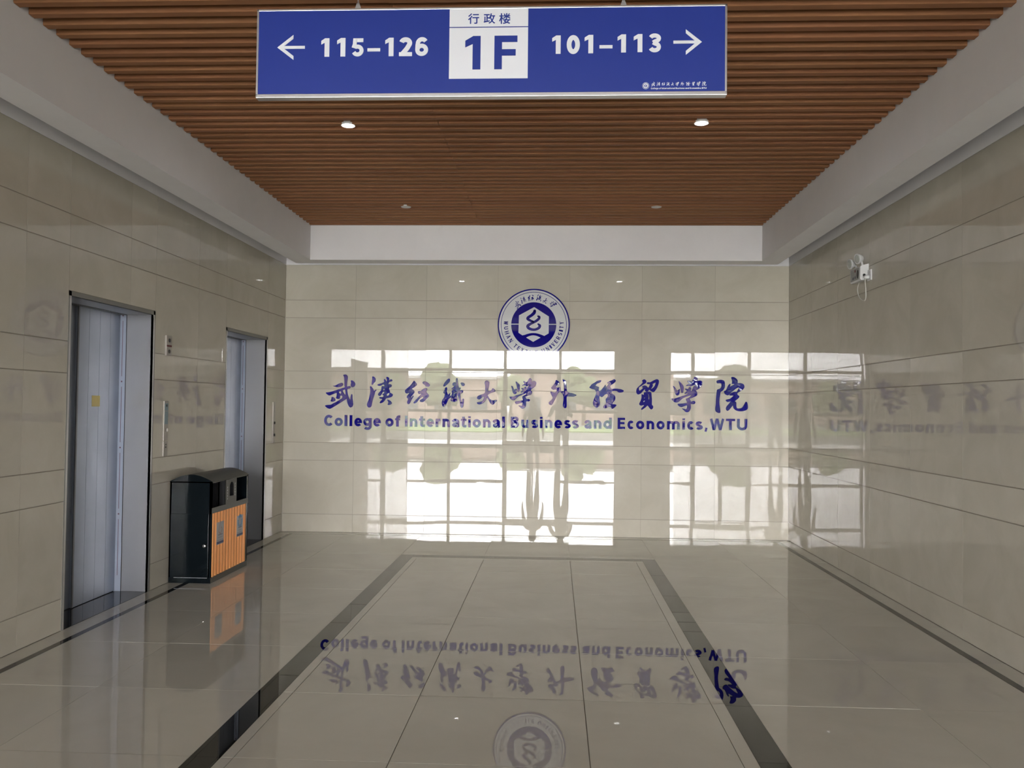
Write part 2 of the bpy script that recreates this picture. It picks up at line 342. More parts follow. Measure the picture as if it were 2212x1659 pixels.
# entrance glazing
GLASS = bpy.data.materials.new('clear_glass'); GLASS.use_nodes = True
N = GLASS.node_tree.nodes; L = GLASS.node_tree.links; N.clear()
out = N.new('ShaderNodeOutputMaterial'); mx = N.new('ShaderNodeMixShader'); tr = N.new('ShaderNodeBsdfTransparent'); gl = N.new('ShaderNodeBsdfGlossy'); fr = N.new('ShaderNodeFresnel')
tr.inputs[0].default_value = (.93, .935, .93, 1); gl.inputs['Roughness'].default_value = .0; fr.inputs[0].default_value = 1.45
L.new(fr.outputs[0], mx.inputs[0]); L.new(tr.outputs[0], mx.inputs[1]); L.new(gl.outputs[0], mx.inputs[2]); L.new(mx.outputs[0], out.inputs[0])
ALU = mat('dark_aluminium_frame', (.10, .10, .105), .4, .4)
def bay(n, x0, x1, door=False):
    fr_ = MB(); t = .05
    fr_.box(x0, x0 + t, FY - .06, FY + .06, 0, 3.5); fr_.box(x1 - t, x1, FY - .06, FY + .06, 0, 3.5)
    fr_.box(x0, x1, FY - .06, FY + .06, 3.47, 3.53); fr_.box(x0, x1, FY - .05, FY + .05, 2.72, 2.82); fr_.box(x0, x1, FY - .06, FY + .06, 0, .06)
    w = fr_.build(('door_%d' if door else 'window_%d') % n, ALU, None, kind='structure')
    MB().box(x0 + t, x1 - t, FY - .006, FY + .006, 2.82, 3.47).build('pane', GLASS, w)
    if door:
        m_ = (x0 + x1) / 2
        for a, b, s in ((x0 + t, m_ - .004, -1), (m_ + .004, x1 - t, 1)):
            l = MB(); l.box(a, a + .06, FY - .03, FY + .03, .06, 2.72); l.box(b - .06, b, FY - .03, FY + .03, .06, 2.72); l.box(a, b, FY - .03, FY + .03, .06, .20); l.box(a, b, FY - .03, FY + .03, 2.62, 2.72)
            lf = l.build('door_leaf', ALU, w); MB().box(a + .06, b - .06, FY - .006, FY + .006, .2, 2.62).build('pane', GLASS, lf)
            hx = m_ + s * .10; MB().tube([(hx, FY + .03, .85), (hx, FY + .09, .85), (hx, FY + .09, 1.45), (hx, FY + .03, 1.45)], .013, 8).build('handle', CHROME, lf)
    else:
        MB().box(x0 + t, x1 - t, FY - .04, FY + .04, 1.22, 1.32).build('rail', ALU, w)
        MB().box(x0 + t, x1 - t, FY - .006, FY + .006, .06, 1.22).build('pane', GLASS, w); MB().box(x0 + t, x1 - t, FY - .006, FY + .006, 1.32, 2.72).build('pane', GLASS, w)
nw = 1
for k in range(4):
    x0 = -2.78 + 2 * k
    if k == 2: bay(1, x0, x0 + 2, True)
    else: bay(nw, x0, x0 + 2); nw += 1
bay(nw, 7.15, 9.2); nw += 1

# ------------------------------------------------------------------ outdoors, seen in the polished wall
PAVE = grain('grey_paving', (.46, .45, .43), (.38, .37, .355), (2, 2, 2), .8, 0)
GRASS = grain('grass', (.13, .20, .05), (.07, .12, .03), (6, 6, 6), .9, 0)
structure('ground', MB().box(-20, 26, FY - 9, FY - .16, -.35, -.12), PAVE)
lw = MB().box(-60, 70, -58, -44, -.13, -.06).build('lawn', GRASS, None); lw['kind'] = 'stuff'; lw['label'] = 'strip of green lawn beyond the paved forecourt'; lw['category'] = 'lawn'
BRICK = grain('pinkish_render', (.30, .22, .185), (.25, .185, .155), (1, 1, 1), .8, .0); WPANE = mat('dark_window', (.05, .06, .07), .15); ROOFT = mat('roof_grey', (.35, .34, .33), .7)
for bx, bw, bh, lab in ((-36, 33, 4.6, 'low pinkish building across the lawn, left of the taller one'), (-2, 38, 5.4, 'long pinkish building straight across the lawn from the entrance')):
    b_ = thing('campus_building', lab, 'building', (bx + bw / 2, -92, -.12))
    MB().box(bx, bx + bw, -100, -88, -.12, bh).build('wall', BRICK, b_)
    MB().box(bx - .4, bx + bw + .4, -100.4, -87.6, bh, bh + .3).build('roof', ROOFT, b_)
    k = bx + 1.5
    while k < bx + bw - 3:
        MB().box(k, k + 2, -88.05, -87.95, 1.0, 2.6).build('window', WPANE, b_); k += 4
LEAF = grain('foliage', (.15, .18, .09), (.08, .10, .05), (9, 9, 9), .8, .2); BARK = grain('bark', (.10, .07, .05), (.06, .04, .03), (20, 20, 3), .9, .1)
def tree(x, y, h, r, lab):
    t = thing('tree', lab, 'tree', (x, y, -.1), 'trees outside the entrance')
    MB().tube([(x, y, -.1), (x + .05, y, h * .35), (x, y + .05, h * .7)], [.18, .13, .06], 8).build('trunk', BARK, t)
    V = []; Fc = []
    for q in range(9):
        bm = bmesh.new(); bmesh.ops.create_icosphere(bm, subdivisions=2, radius=r * random.uniform(.42, .6))
        a = random.uniform(0, 6.28); d = r * random.uniform(0, .55); c = Vector((d * math.cos(a), d * math.sin(a), h * .68 + random.uniform(-.25, .3) * h * .7))
        n = len(V)
        for v in bm.verts: V.append(tuple(v.co * random.uniform(.8, 1.2) + c))
        for f in bm.faces: Fc.append(tuple(n + v.index for v in f.verts))
        bm.free()
    link('crown', new_mesh('crown', V, Fc, LEAF), t, (0, 0, 0))
for i, (x, y, h, r) in enumerate([(-14, -62, 3.6, 1.7), (-7, -66, 5.0, 2.0), (-1.0, -70, 4.4, 1.7), (5.5, -64, 4.9, 1.9), (12, -68, 4.4, 2.0), (20, -63, 3.6, 1.7)]):
    tree(x, y, h, r, ['first', 'second', 'third', 'fourth', 'fifth', 'sixth'][i] + ' leafy tree from the left in the row beyond the lawn')

# ------------------------------------------------------------------ glyphs
def glyph(ch, W, s, lower=.745):
    """centre lines of a bold grotesque letter: height 1, width W, stroke s"""
    h = s / 2; x = lower; R = []
    def S(pts, closed=False, w=None): R.append((pts, closed, w))
    if ch == 'o': S(arc(W / 2, x / 2, W / 2 - h, x / 2 - h * .93, 0, 360, 28)[:-1], True)
    elif ch == '0': S(arc(W / 2, .5, W / 2 - h, .5 - h * .93, 0, 360, 32)[:-1], True)
    elif ch == 'C': S(arc(W / 2 + .02, .5, W / 2 - h, .5 - h * .9, 42, 318, 26))
    elif ch == 'c': S(arc(W / 2 + .01, x / 2, W / 2 - h, x / 2 - h * .9, 42, 318, 22))
    elif ch in 'lI': S([(W / 2, 0), (W / 2, 1)], w=W)
    elif ch == 'i': S([(W / 2, 0), (W / 2, x)], w=W); S([(W / 2, .84), (W / 2, 1.0)], w=W)
    elif ch == 'e': S(arc(W / 2, x / 2, W / 2 - h, x / 2 - h * .9, 0, 318, 26)); S([(h, x / 2), (W, x / 2)], w=s * .72)
    elif ch == 'g': S(arc(W / 2 - .01, x / 2 + .02, W / 2 - h, x / 2 - h * .95 - .02, 0, 360, 24)[:-1], True); S([(W - h, x), (W - h, .0)] + arc(W / 2, -.05, W / 2 - h, .16, 0, -150, 10))
    elif ch == 'f': S([(W * .46, 0), (W * .46, .76)] + arc(W * .46 + .17, .80, .17, 1 - h * .85 - .80, 180, 90, 6)[1:] + [(W, 1 - h * .85)]); S([(0, x - h * .7), (W * .95, x - h * .7)], w=s * .75)
    elif ch == 't': S([(W * .45, .96), (W * .45, .2)] + arc(W * .45 + .15, .19, .15, .19 - h * .85, 180, 270, 6)[1:] + [(W, h * .85)]); S([(0, x - h * .7), (W, x - h * .7)], w=s * .75)
    elif ch in 'nh':
        S([(h, 0), (h, x)]); S([(h, x * .5)] + arc(W / 2, x * .58, W / 2 - h, x * .42 - h * .9, 180, 0, 14) + [(W - h, 0)])
    elif ch == 'u':
        S([(W - h, 0), (W - h, x)]); S([(W - h, x * .5)] + arc(W / 2, x * .42, W / 2 - h, x * .42 - h * .9, 0, -180, 14) + [(h, x)])
    elif ch == 'm':
        q = W / 2; S([(h, 0), (h, x)])
        S([(h, x * .5)] + arc((h + q) / 2, x * .62, (q - h) / 2, x * .38 - h * .9, 180, 0, 10) + [(q, 0)]); S([(q, x * .5)] + arc((q + W - h) / 2, x * .62, (W - h - q) / 2, x * .38 - h * .9, 180, 0, 10) + [(W - h, 0)])
    elif ch == 'r': S([(h, 0), (h, x)]); S([(h, x * .45)] + arc(h + (W - h), x * .55, W - h, x * .45 - h * .9, 180, 90, 8))
    elif ch == 'a':
        S([(W * .09, x * .66)] + arc(W / 2, x * .68, W / 2 - h * 1.05, x * .32 - h * .85, 160, 0, 10) + [(W - h, .12), (W - h * .7, 0)])
        S([(W - h, x * .56), (W * .5, x * .50)] + arc(W * .46, x * .27, W * .46 - h, x * .27 - h * .85, 110, 290, 12) + [(W - h, x * .3)], w=s * .85)
    elif ch in 'sS':
        H = x if ch == 's' else 1; w_ = s * .9; k = w_ / 2
        S(arc(W / 2, H * .735 - k * .25, W / 2 - k, H * .265 - k * .72, 28, 250, 12) + arc(W / 2, H * .265 + k * .25, W / 2 - k, H * .265 - k * .72, 70, -152, 12), w=w_)
    elif ch == 'd': S(arc(W / 2 - .01, x / 2, W / 2 - h, x / 2 - h * .93, 0, 360, 24)[:-1], True); S([(W - h, 0), (W - h, 1)])
    elif ch == 'B':
        S([(h, 0), (h, 1)]); S([(h, 1 - h * .8), (W * .55, 1 - h * .8)] + arc(W * .55, .76, W * .4 - h, .24 - h * .8, 90, -90, 10) + [(h, .52)], w=s * .85)
        S([(h, .52), (W * .58, .52)] + arc(W * .56, .26 + h * .3, W * .44 - h, .26 - h * .5, 90, -90, 10) + [(h, h * .8)], w=s * .85)
    elif ch == 'E': S([(h, 0), (h, 1)]); S([(h, 1 - h * .85), (W, 1 - h * .85)], w=s * .85); S([(h, .52), (W * .93, .52)], w=s * .85); S([(h, h * .85), (W, h * .85)], w=s * .85)
    elif ch == 'F': S([(h, 0), (h, 1)]); S([(h, 1 - h * .85), (W, 1 - h * .85)], w=s * .85); S([(h, .50), (W * .93, .50)], w=s * .85)
    elif ch == 'T': S([(W / 2, 0), (W / 2, 1)]); S([(0, 1 - h * .85), (W, 1 - h * .85)], w=s * .85)
    elif ch == 'U': S([(h, 1), (h, .36)] + arc(W / 2, .36, W / 2 - h, .36 - h * .9, 180, 360, 16) + [(W - h, .36), (W - h, 1)])
    elif ch == 'W':
        k = s * .92
        for a, b in ((h, W * .29), (W / 2, W * .29), (W / 2, W * .71), (W - h, W * .71)): S([(a, 1), (b, 0)], w=k)
    elif ch == ',': S([(W * .62, .19), (W * .30, -.16)], w=W * .62)
    elif ch == '-': S([(0, .5), (W, .5)], w=1)
    elif ch == '1': S([(W - h, 0), (W - h, 1)]); S([(W - s * .9, .90), (0, .72)], w=s * .95)
    elif ch == '5': S([(W * .95, 1 - h * .85), (W * .12 + h, 1 - h * .85), (W * .08 + h, .50)], w=s * .85); S([(W * .08 + h * .6, .47), (W * .24, .58)] + arc(W / 2, .325, W / 2 - h, .325 - h * .85, 110, -155, 16), w=s * .88)
    elif ch == '2': S(arc(W / 2, .70, W / 2 - h, .30 - h * .9, 165, -20, 14) + [(W * .62, .42), (h * 1.3, h * .8)]); S([(0, h * .85), (W, h * .85)], w=s * .85)
    elif ch == '3': S(arc(W / 2, .745, W / 2 - h, .255 - h * .8, 160, -80, 12) + [(W * .38, .52)], w=s * .88); S([(W * .38, .53)] + arc(W / 2, .28, W / 2 - h, .28 - h * .8, 80, -160, 12), w=s * .88)
    elif ch == '6': S(arc(W / 2, .325, W / 2 - h, .325 - h * .85, 0, 360, 24)[:-1], True, s * .9); S([(h, .33), (h * 1.05, .55)] + arc(W / 2 + .02, .64, W / 2 - h, .36 - h * .85, 160, 35, 10), w=s * .9)
    elif ch == 'H': S([(h, 0), (h, 1)]); S([(W - h, 0), (W - h, 1)]); S([(h, .5), (W - h, .5)], w=s * .6)
    elif ch == 'A': S([(h, 0), (W / 2, 1)], w=s * .6); S([(W / 2, 1), (W - h, 0)]); S([(W * .22, .33), (W * .78, .33)], w=s * .6)
    elif ch == 'N': S([(h, 0), (h, 1)], w=s * .6); S([(W - h, 0), (W - h, 1)], w=s * .6); S([(h, 1), (W - h, 0)])
    elif ch == 'X': S([(h, 1), (W - h, 0)]); S([(h, 0), (W - h, 1)], w=s * .6)
    elif ch == 'L': S([(h, 0), (h, 1)]); S([(h, h * .7), (W, h * .7)], w=s * .7)
    elif ch == 'V': S([(h, 1), (W / 2, 0)]); S([(W / 2, 0), (W - h, 1)], w=s * .6)
    elif ch == 'R': S([(h, 0), (h, 1)]); S([(h, .95), (W * .5, .95)] + arc(W * .5, .73, W * .38, .21, 90, -90, 8) + [(h, .52)], w=s * .8); S([(W * .45, .52), (W - h * .5, 0)])
    elif ch == 'Y': S([(W / 2, 0), (W / 2, .45)]); S([(h, 1), (W / 2, .45)]); S([(W - h, 1), (W / 2, .45)], w=s * .6)
    return R
def put_glyph(mb, ch, x0, x1, z0, z1, y0, y1, s):
    H = z1 - z0; W = (x1 - x0) / H
    st = (y1 - y0) * .06
    if ch == '1':
        mb.prism([(x0 + a * W * H, z0 + b * H) for a, b in ((1 - s / W, 0), (1, 0), (1, 1), (1 - s / W * .92, 1), (0, .86), (0, .66), (1 - s / W, .76))], 'y', y0, y1); return
    for i, (pts, cl, w) in enumerate(glyph(ch, W, s)): mb.ribbon([(x0 + a * H, z0 + b * H) for a, b in pts], (w or s) * H, y0, y1 + st * i, cl)
def smooth_outline(pts, k=3):
    n = len(pts); out = []
    for i in range(n):
        p0, p1, p2, p3 = (Vector(pts[(i + j - 1) % n]) for j in range(4))
        for t in range(k):
            t /= k; out.append(tuple(.5 * ((2 * p1) + (p2 - p0) * t + (2 * p0 - 5 * p1 + 4 * p2 - p3) * t * t + (3 * p1 - p0 - 3 * p2 + p3) * t ** 3)))
    return out
def outline_mesh(name, polys, thick, m, bevel=0.0, k=3, xf=None):
    """closed outlines (holes by even-odd) in the xz plane -> plate from y=0 to y=-thick"""
    cu = bpy.data.curves.new(name, 'CURVE'); cu.dimensions = '2D'; cu.fill_mode = 'BOTH'; cu.extrude = thick / 2 - bevel; cu.bevel_depth = bevel; cu.bevel_resolution = 1; cu.offset = -bevel * .1
    for pl in polys:
        q = smooth_outline(pl, k) if k > 1 else pl
        if xf: q = [xf(a, b) for a, b in q]
        sp = cu.splines.new('POLY'); sp.points.add(len(q) - 1); sp.use_cyclic_u = True
        for i, (a, b) in enumerate(q): sp.points[i].co = (a, b, 0, 1)
    o = bpy.data.objects.new(name, cu); C.objects.link(o)
    me = bpy.data.meshes.new_from_object(o.evaluated_get(bpy.context.evaluated_depsgraph_get())); me.name = name
    bpy.data.objects.remove(o); bpy.data.curves.remove(cu)
    me.transform(Matrix.Translation((0, -thick / 2, 0)) @ Matrix.Rotation(math.radians(90), 4, 'X'))
    me.materials.clear(); me.materials.append(m)
    return me
CHARS = [(0.6405,1.5711,[[(-79,64),(-57,66),(-34,78),(-4,93),(19,97),(30,86),(25,71),(4,58),(-30,52),(-53,57),(-68,60)],[(34,186),(47,191),(65,190),(78,178),(82,161),(79,131),(76,101),(76,58),(99,62),(114,59),(114,46),(103,38),(80,33),(79,11),(85,-19),(95,-56),(111,-91),(118,-88),(122,-56),(129,-29),(137,-35),(139,-67),(143,-97),(147,-123),(147,-145),(139,-164),(120,-174),(105,-163),(91,-135),(83,-105),(75,-73),(69,-72),(63,-83),(33,-103),(-4,-128),(-45,-153),(-79,-174),(-106,-189),(-117,-191),(-140,-184),(-157,-171),(-167,-160),(-155,-154),(-129,-151),(-102,-148),(-72,-131),(-35,-112),(-5,-93),(22,-74),(28,-60),(25,-45),(10,-42),(0,-49),(-3,-72),(-12,-79),(-31,-78),(-45,-69),(-39,-54),(-36,-31),(-40,-12),(-74,-24),(-112,-40),(-127,-41),(-146,-30),(-160,-13),(-131,-9),(-90,0),(-48,14),(1,31),(31,41),(54,49),(51,71),(50,101),(48,131),(46,157),(40,176)],[(-16,-3),(1,7),(13,0),(11,-19),(0,-25),(-10,-16)],[(26,13),(43,24),(56,26),(62,4),(63,-26),(61,-38),(47,-28),(34,-8)],[(121,124),(136,125),(155,113),(167,95),(167,76),(156,59),(139,53),(126,61),(121,79),(126,102)],[(-94,-64),(-77,-63),(-64,-75),(-54,-93),(-63,-105),(-84,-111),(-101,-107),(-103,-97),(-96,-86)]]),(1.0916,1.5713,[[(-89,170),(-77,172),(-62,160),(-54,146),(-57,119),(-73,100),(-87,82),(-93,87),(-92,111),(-88,142)],[(-113,57),(-106,63),(-91,50),(-79,33),(-71,14),(-62,14),(-47,24),(-43,20),(-56,3),(-61,-19),(-70,-49),(-79,-76),(-86,-106),(-92,-136),(-97,-158),(-108,-170),(-125,-172),(-138,-162),(-143,-140),(-137,-118),(-126,-91),(-119,-61),(-112,-24),(-108,14),(-110,36)],[(70,164),(79,169),(95,162),(100,147),(95,128),(112,138),(123,143),(135,136),(133,125),(116,119),(97,110),(92,87),(109,89),(128,82),(130,69),(121,57),(104,52),(100,31),(110,14),(110,-3),(126,-12),(143,-25),(137,-44),(119,-55),(92,-63),(70,-69),(62,-82),(48,-101),(29,-116),(10,-123),(0,-118),(10,-101),(28,-82),(25,-75),(2,-71),(-6,-64),(0,-58),(28,-58),(39,-56),(43,-41),(39,-30),(28,-26),(28,-20),(46,-15),(50,1),(38,4),(27,-3),(20,-17),(9,-34),(-2,-41),(-16,-36),(-20,-23),(-10,-8),(4,8),(14,26),(17,45),(21,64),(34,66),(49,64),(49,79),(37,88),(26,85),(11,75),(-12,71),(-29,80),(-19,88),(11,96),(41,109),(48,118),(44,137),(50,145),(59,135),(67,120),(78,121),(76,143)],[(32,34),(46,39),(55,34),(50,23),(36,21)],[(77,-22),(92,-10),(107,-11),(105,-27),(92,-41),(77,-40)],[(83,-87),(100,-89),(119,-100),(135,-120),(124,-135),(105,-141),(90,-138),(97,-122),(95,-104)]]),(1.5116,1.5707,[[(-38,129),(-25,116),(-9,96),(-14,78),(-40,59),(-65,38),(-50,31),(-35,13),(-36,-2),(-54,-26),(-69,-46),(-71,-64),(-61,-56),(-46,-38),(-44,-44),(-58,-67),(-71,-93),(-81,-116),(-94,-129),(-107,-125),(-112,-108),(-105,-88),(-102,-70),(-116,-57),(-113,-42),(-103,-26),(-88,-5),(-116,-11),(-132,-3),(-137,15),(-130,30),(-107,51),(-81,74),(-61,98),(-48,118)],[(60,112),(73,123),(99,120),(120,105),(137,87),(135,74),(118,67),(100,71),(87,84),(66,99)],[(80,45),(105,48),(108,32),(98,14),(106,-4),(124,-21),(129,-37),(117,-55),(97,-75),(76,-96),(61,-103),(40,-102),(30,-91),(40,-81),(66,-65),(68,-50),(57,-45),(40,-55),(19,-76),(4,-97),(-11,-113),(-27,-120),(-40,-115),(-27,-97),(-2,-71),(19,-45),(39,-25),(44,-12),(21,-16),(8,1),(13,12),(39,16),(59,32)]]),(1.9143,1.5723,[[(-46,156),(-38,144),(-43,121),(-63,100),(-86,79),(-107,70),(-109,84),(-97,110),(-77,136),(-61,151)],[(-93,46),(-81,59),(-71,56),(-70,33),(-75,18),(-67,-3),(-62,-18),(-56,-23),(-49,-18),(-34,-5),(-38,-28),(-48,-54),(-23,-28),(-15,-20),(-13,-2),(-16,18),(2,34),(-16,39),(-14,49),(9,70),(17,83),(-4,80),(-7,103),(6,113),(22,114),(32,101),(31,121),(30,152),(39,162),(47,152),(50,121),(56,75),(64,55),(79,58),(82,47),(72,29),(97,27),(108,20),(105,4),(80,-14),(80,-42),(86,-78),(95,-111),(102,-103),(104,-73),(114,-65),(119,-78),(117,-108),(112,-144),(105,-162),(92,-162),(82,-145),(79,-114),(68,-73),(57,-32),(47,-32),(42,-53),(42,-84),(35,-97),(4,-99),(-22,-92),(-23,-74),(-18,-48),(-43,-61),(-53,-74),(-63,-95),(-78,-126),(-93,-147),(-106,-154),(-119,-144),(-125,-116),(-120,-85),(-100,-54),(-93,-24),(-93,-11),(-108,-3),(-103,17),(-93,33)],[(0,-16),(18,0),(38,7),(46,-2),(41,-13),(34,-4),(18,-11),(7,-20)],[(83,107),(91,113),(112,111),(125,99),(125,86),(112,77),(94,83)]]),(2.2924,1.5775,[[(-25,119),(-12,131),(3,130),(20,117),(21,94),(17,68),(12,43),(12,17),(27,15),(50,25),(58,43),(68,46),(89,28),(89,15),(66,5),(40,-3),(15,-16),(5,-29),(15,-49),(31,-72),(52,-85),(77,-87),(103,-81),(110,-87),(93,-105),(78,-123),(62,-131),(42,-118),(26,-95),(13,-70),(0,-49),(-10,-75),(-25,-96),(-50,-119),(-81,-130),(-104,-125),(-110,-112),(-92,-107),(-66,-101),(-46,-91),(-36,-70),(-33,-45),(-46,-45),(-66,-63),(-87,-75),(-108,-68),(-109,-53),(-98,-38),(-72,-27),(-41,-17),(-24,-4),(-19,27),(-19,68),(-25,99)]]),(2.6909,1.5728,[[(-128,81),(-117,76),(-106,58),(-98,39),(-83,43),(-73,50),(-70,29),(-72,4),(-87,-7),(-102,-3),(-112,16),(-119,45),(-124,64)],[(-80,127),(-72,127),(-50,106),(-38,92),(-37,63),(-39,33),(-50,19),(-58,25),(-62,54),(-69,87),(-75,108)],[(6,130),(12,135),(22,128),(41,124),(56,141),(68,162),(76,169),(91,160),(99,145),(91,131),(112,137),(133,136),(146,121),(144,102),(130,77),(105,58),(88,41),(84,32),(97,22),(97,1),(85,-14),(60,-22),(35,-31),(26,-35),(35,-54),(43,-64),(60,-62),(75,-68),(77,-78),(67,-87),(48,-85),(35,-91),(35,-116),(32,-141),(19,-160),(1,-169),(-16,-163),(-31,-148),(-44,-138),(-35,-135),(-18,-140),(-6,-138),(-2,-121),(-2,-100),(-27,-107),(-56,-115),(-73,-117),(-86,-97),(-73,-90),(-44,-86),(-15,-81),(4,-75),(-1,-58),(-5,-42),(-3,-33),(18,-20),(34,-10),(38,3),(18,-4),(-12,-17),(-45,-30),(-74,-55),(-90,-70),(-111,-74),(-132,-64),(-146,-41),(-128,-39),(-103,-36),(-74,-24),(-37,-13),(-3,0),(13,11),(-3,15),(-16,10),(-20,17),(-4,30),(-8,46),(-16,54),(-12,59),(9,55),(21,69),(31,72),(40,59),(34,42),(38,34),(48,47),(54,68),(67,87),(92,89),(90,96),(63,95),(44,80),(33,88),(12,92),(-4,86),(-8,90),(12,101),(21,109),(12,119)]]),(3.1319,1.5742,[[(-74,149),(-62,144),(-45,132),(-39,118),(-53,103),(-70,88),(-78,73),(-61,65),(-44,67),(-28,63),(-23,49),(-25,32),(-11,26),(14,26),(16,49),(14,87),(13,120),(7,133),(-3,158),(9,154),(32,143),(36,125),(41,87),(45,45),(50,20),(77,10),(106,4),(135,-6),(151,-15),(135,-24),(115,-30),(81,-29),(48,-30),(42,-50),(44,-92),(44,-134),(39,-153),(26,-158),(12,-149),(4,-130),(7,-92),(11,-51),(6,-17),(-8,5),(-27,20),(-44,17),(-56,-1),(-73,-35),(-91,-73),(-109,-106),(-122,-123),(-138,-123),(-151,-111),(-149,-96),(-131,-79),(-114,-60),(-110,-40),(-125,-10),(-134,19),(-111,15),(-90,11),(-77,15),(-65,28),(-67,42),(-82,48),(-103,44),(-121,54),(-126,65),(-115,77),(-99,98),(-84,119),(-79,138)]]),(3.6155,1.5758,[[(-178,84),(-162,105),(-133,122),(-108,139),(-83,148),(-63,150),(-63,139),(-79,126),(-100,118),(-116,105),(-124,91),(-104,81),(-85,72),(-89,51),(-83,31),(-62,39),(-41,64),(-25,85),(-13,100),(-8,81),(8,86),(21,107),(29,117),(8,119),(12,127),(37,142),(57,149),(74,159),(86,162),(98,151),(93,136),(70,115),(45,99),(37,78),(46,65),(56,53),(87,58),(120,57),(157,52),(178,44),(187,36),(174,23),(149,19),(129,22),(116,33),(87,37),(58,32),(50,20),(63,3),(83,-13),(96,-34),(94,-59),(80,-80),(66,-97),(64,-113),(84,-113),(107,-119),(103,-131),(85,-150),(62,-162),(54,-149),(35,-138),(18,-141),(2,-153),(-19,-156),(-33,-150),(-29,-133),(-11,-114),(-3,-93),(-7,-60),(9,-39),(17,-18),(13,-2),(1,3),(-20,-6),(-36,-23),(-53,-33),(-74,-23),(-80,-40),(-77,-73),(-74,-106),(-79,-131),(-95,-146),(-110,-150),(-131,-138),(-145,-115),(-147,-91),(-136,-57),(-123,-24),(-113,10),(-120,35),(-132,49),(-157,55),(-182,65),(-187,73)],[(-8,40),(9,57),(15,63),(15,53),(0,38),(-8,32)]]),(4.0651,1.5753,[[(-59,150),(-49,161),(-35,164),(-20,155),(-15,140),(-24,124),(-45,111),(-70,94),(-90,81),(-96,75),(-96,56),(-90,40),(-73,48),(-57,61),(-49,74),(-59,80),(-53,90),(-37,97),(-16,93),(-1,80),(9,74),(21,95),(25,116),(13,114),(-4,118),(-8,128),(5,133),(25,132),(50,145),(74,158),(99,167),(116,162),(122,148),(118,117),(104,79),(87,50),(71,31),(55,30),(34,41),(17,53),(5,37),(-11,32),(-24,38),(-28,49),(-24,59),(-36,55),(-57,32),(-77,11),(-102,0),(-116,11),(-122,31),(-117,60),(-102,79),(-86,94),(-61,119),(-53,136)],[(54,116),(75,129),(89,133),(83,104),(67,79),(46,62),(37,64),(50,83),(56,100)],[(-40,16),(-24,24),(5,29),(30,27),(40,16),(43,-17),(47,-58),(46,-112),(58,-124),(61,-141),(52,-158),(39,-162),(25,-150),(10,-129),(-2,-121),(-18,-138),(-39,-154),(-59,-167),(-68,-161),(-55,-144),(-35,-121),(-47,-117),(-72,-122),(-89,-109),(-85,-93),(-73,-68),(-64,-34),(-63,-1),(-48,-5),(-38,-1)],[(3,6),(14,0),(19,-25),(20,-50),(14,-61),(9,-46),(10,-17)],[(-44,-72),(-31,-65),(-29,-74),(-41,-86),(-47,-80)],[(-40,-38),(-32,-32),(-27,-39),(-38,-46)]]),(4.496,1.5787,[[(-150,90),(-137,82),(-121,60),(-106,41),(-93,49),(-78,60),(-82,39),(-82,8),(-95,-7),(-110,-10),(-125,5),(-134,38),(-143,69)],[(-89,143),(-76,137),(-55,113),(-39,87),(-39,52),(-44,24),(-54,17),(-63,26),(-67,61),(-78,100)],[(6,149),(28,147),(54,138),(62,158),(75,176),(79,190),(92,193),(112,178),(110,159),(97,143),(123,151),(149,152),(166,137),(166,115),(149,85),(123,62),(93,45),(106,30),(111,6),(102,-12),(80,-23),(50,-36),(29,-46),(37,-65),(44,-80),(68,-71),(85,-75),(89,-89),(79,-102),(55,-102),(40,-100),(41,-131),(38,-157),(25,-183),(3,-193),(-18,-186),(-36,-168),(-51,-155),(-31,-158),(-10,-162),(1,-148),(3,-122),(-10,-118),(-36,-129),(-62,-137),(-88,-125),(-99,-107),(-79,-103),(-49,-101),(-19,-96),(3,-89),(-2,-72),(-10,-50),(11,-39),(33,-26),(54,-4),(37,-6),(7,-17),(-28,-31),(-62,-53),(-88,-77),(-114,-88),(-144,-78),(-166,-48),(-136,-47),(-106,-38),(-67,-25),(-19,-9),(15,9),(-2,15),(-19,9),(-24,13),(-4,31),(-2,44),(-22,61),(-7,63),(15,59),(21,77),(37,79),(44,66),(39,44),(46,31),(58,53),(67,75),(76,90),(97,97),(108,104),(88,106),(71,106),(54,97),(37,92),(19,99),(-7,96),(-7,101),(19,116),(23,129),(12,136)]]),(4.9816,1.5778,[[(-162,153),(-142,162),(-117,165),(-91,160),(-78,140),(-75,101),(-82,71),(-99,49),(-122,31),(-127,0),(-133,-39),(-135,-87),(-130,-131),(-124,-183),(-132,-196),(-149,-194),(-171,-179),(-176,-148),(-171,-105),(-169,-52),(-165,0),(-159,48),(-151,59),(-129,66),(-116,79),(-110,101),(-114,127),(-134,130),(-155,129),(-162,140)],[(-4,193),(21,196),(47,181),(62,159),(63,131),(95,131),(125,120),(136,99),(130,73),(108,53),(78,33),(61,24),(61,4),(80,-11),(76,-28),(53,-50),(33,-66),(48,-81),(49,-115),(55,-142),(79,-148),(109,-141),(126,-123),(143,-93),(154,-73),(167,-82),(175,-118),(173,-145),(156,-162),(122,-173),(79,-174),(44,-163),(23,-142),(14,-112),(1,-125),(-16,-147),(-37,-169),(-50,-169),(-60,-152),(-55,-130),(-38,-108),(-16,-81),(-12,-70),(-42,-75),(-55,-69),(-63,-58),(-51,-51),(-21,-44),(5,-25),(22,-5),(1,-4),(-21,-3),(-17,10),(9,28),(35,35),(56,35),(65,50),(84,87),(69,85),(43,70),(13,45),(-17,19),(-34,1),(-51,0),(-73,14),(-81,40),(-64,49),(-51,71),(-38,101),(-21,121),(-15,115),(-21,89),(5,102),(30,117),(22,124),(2,126),(6,150),(2,172)]])]
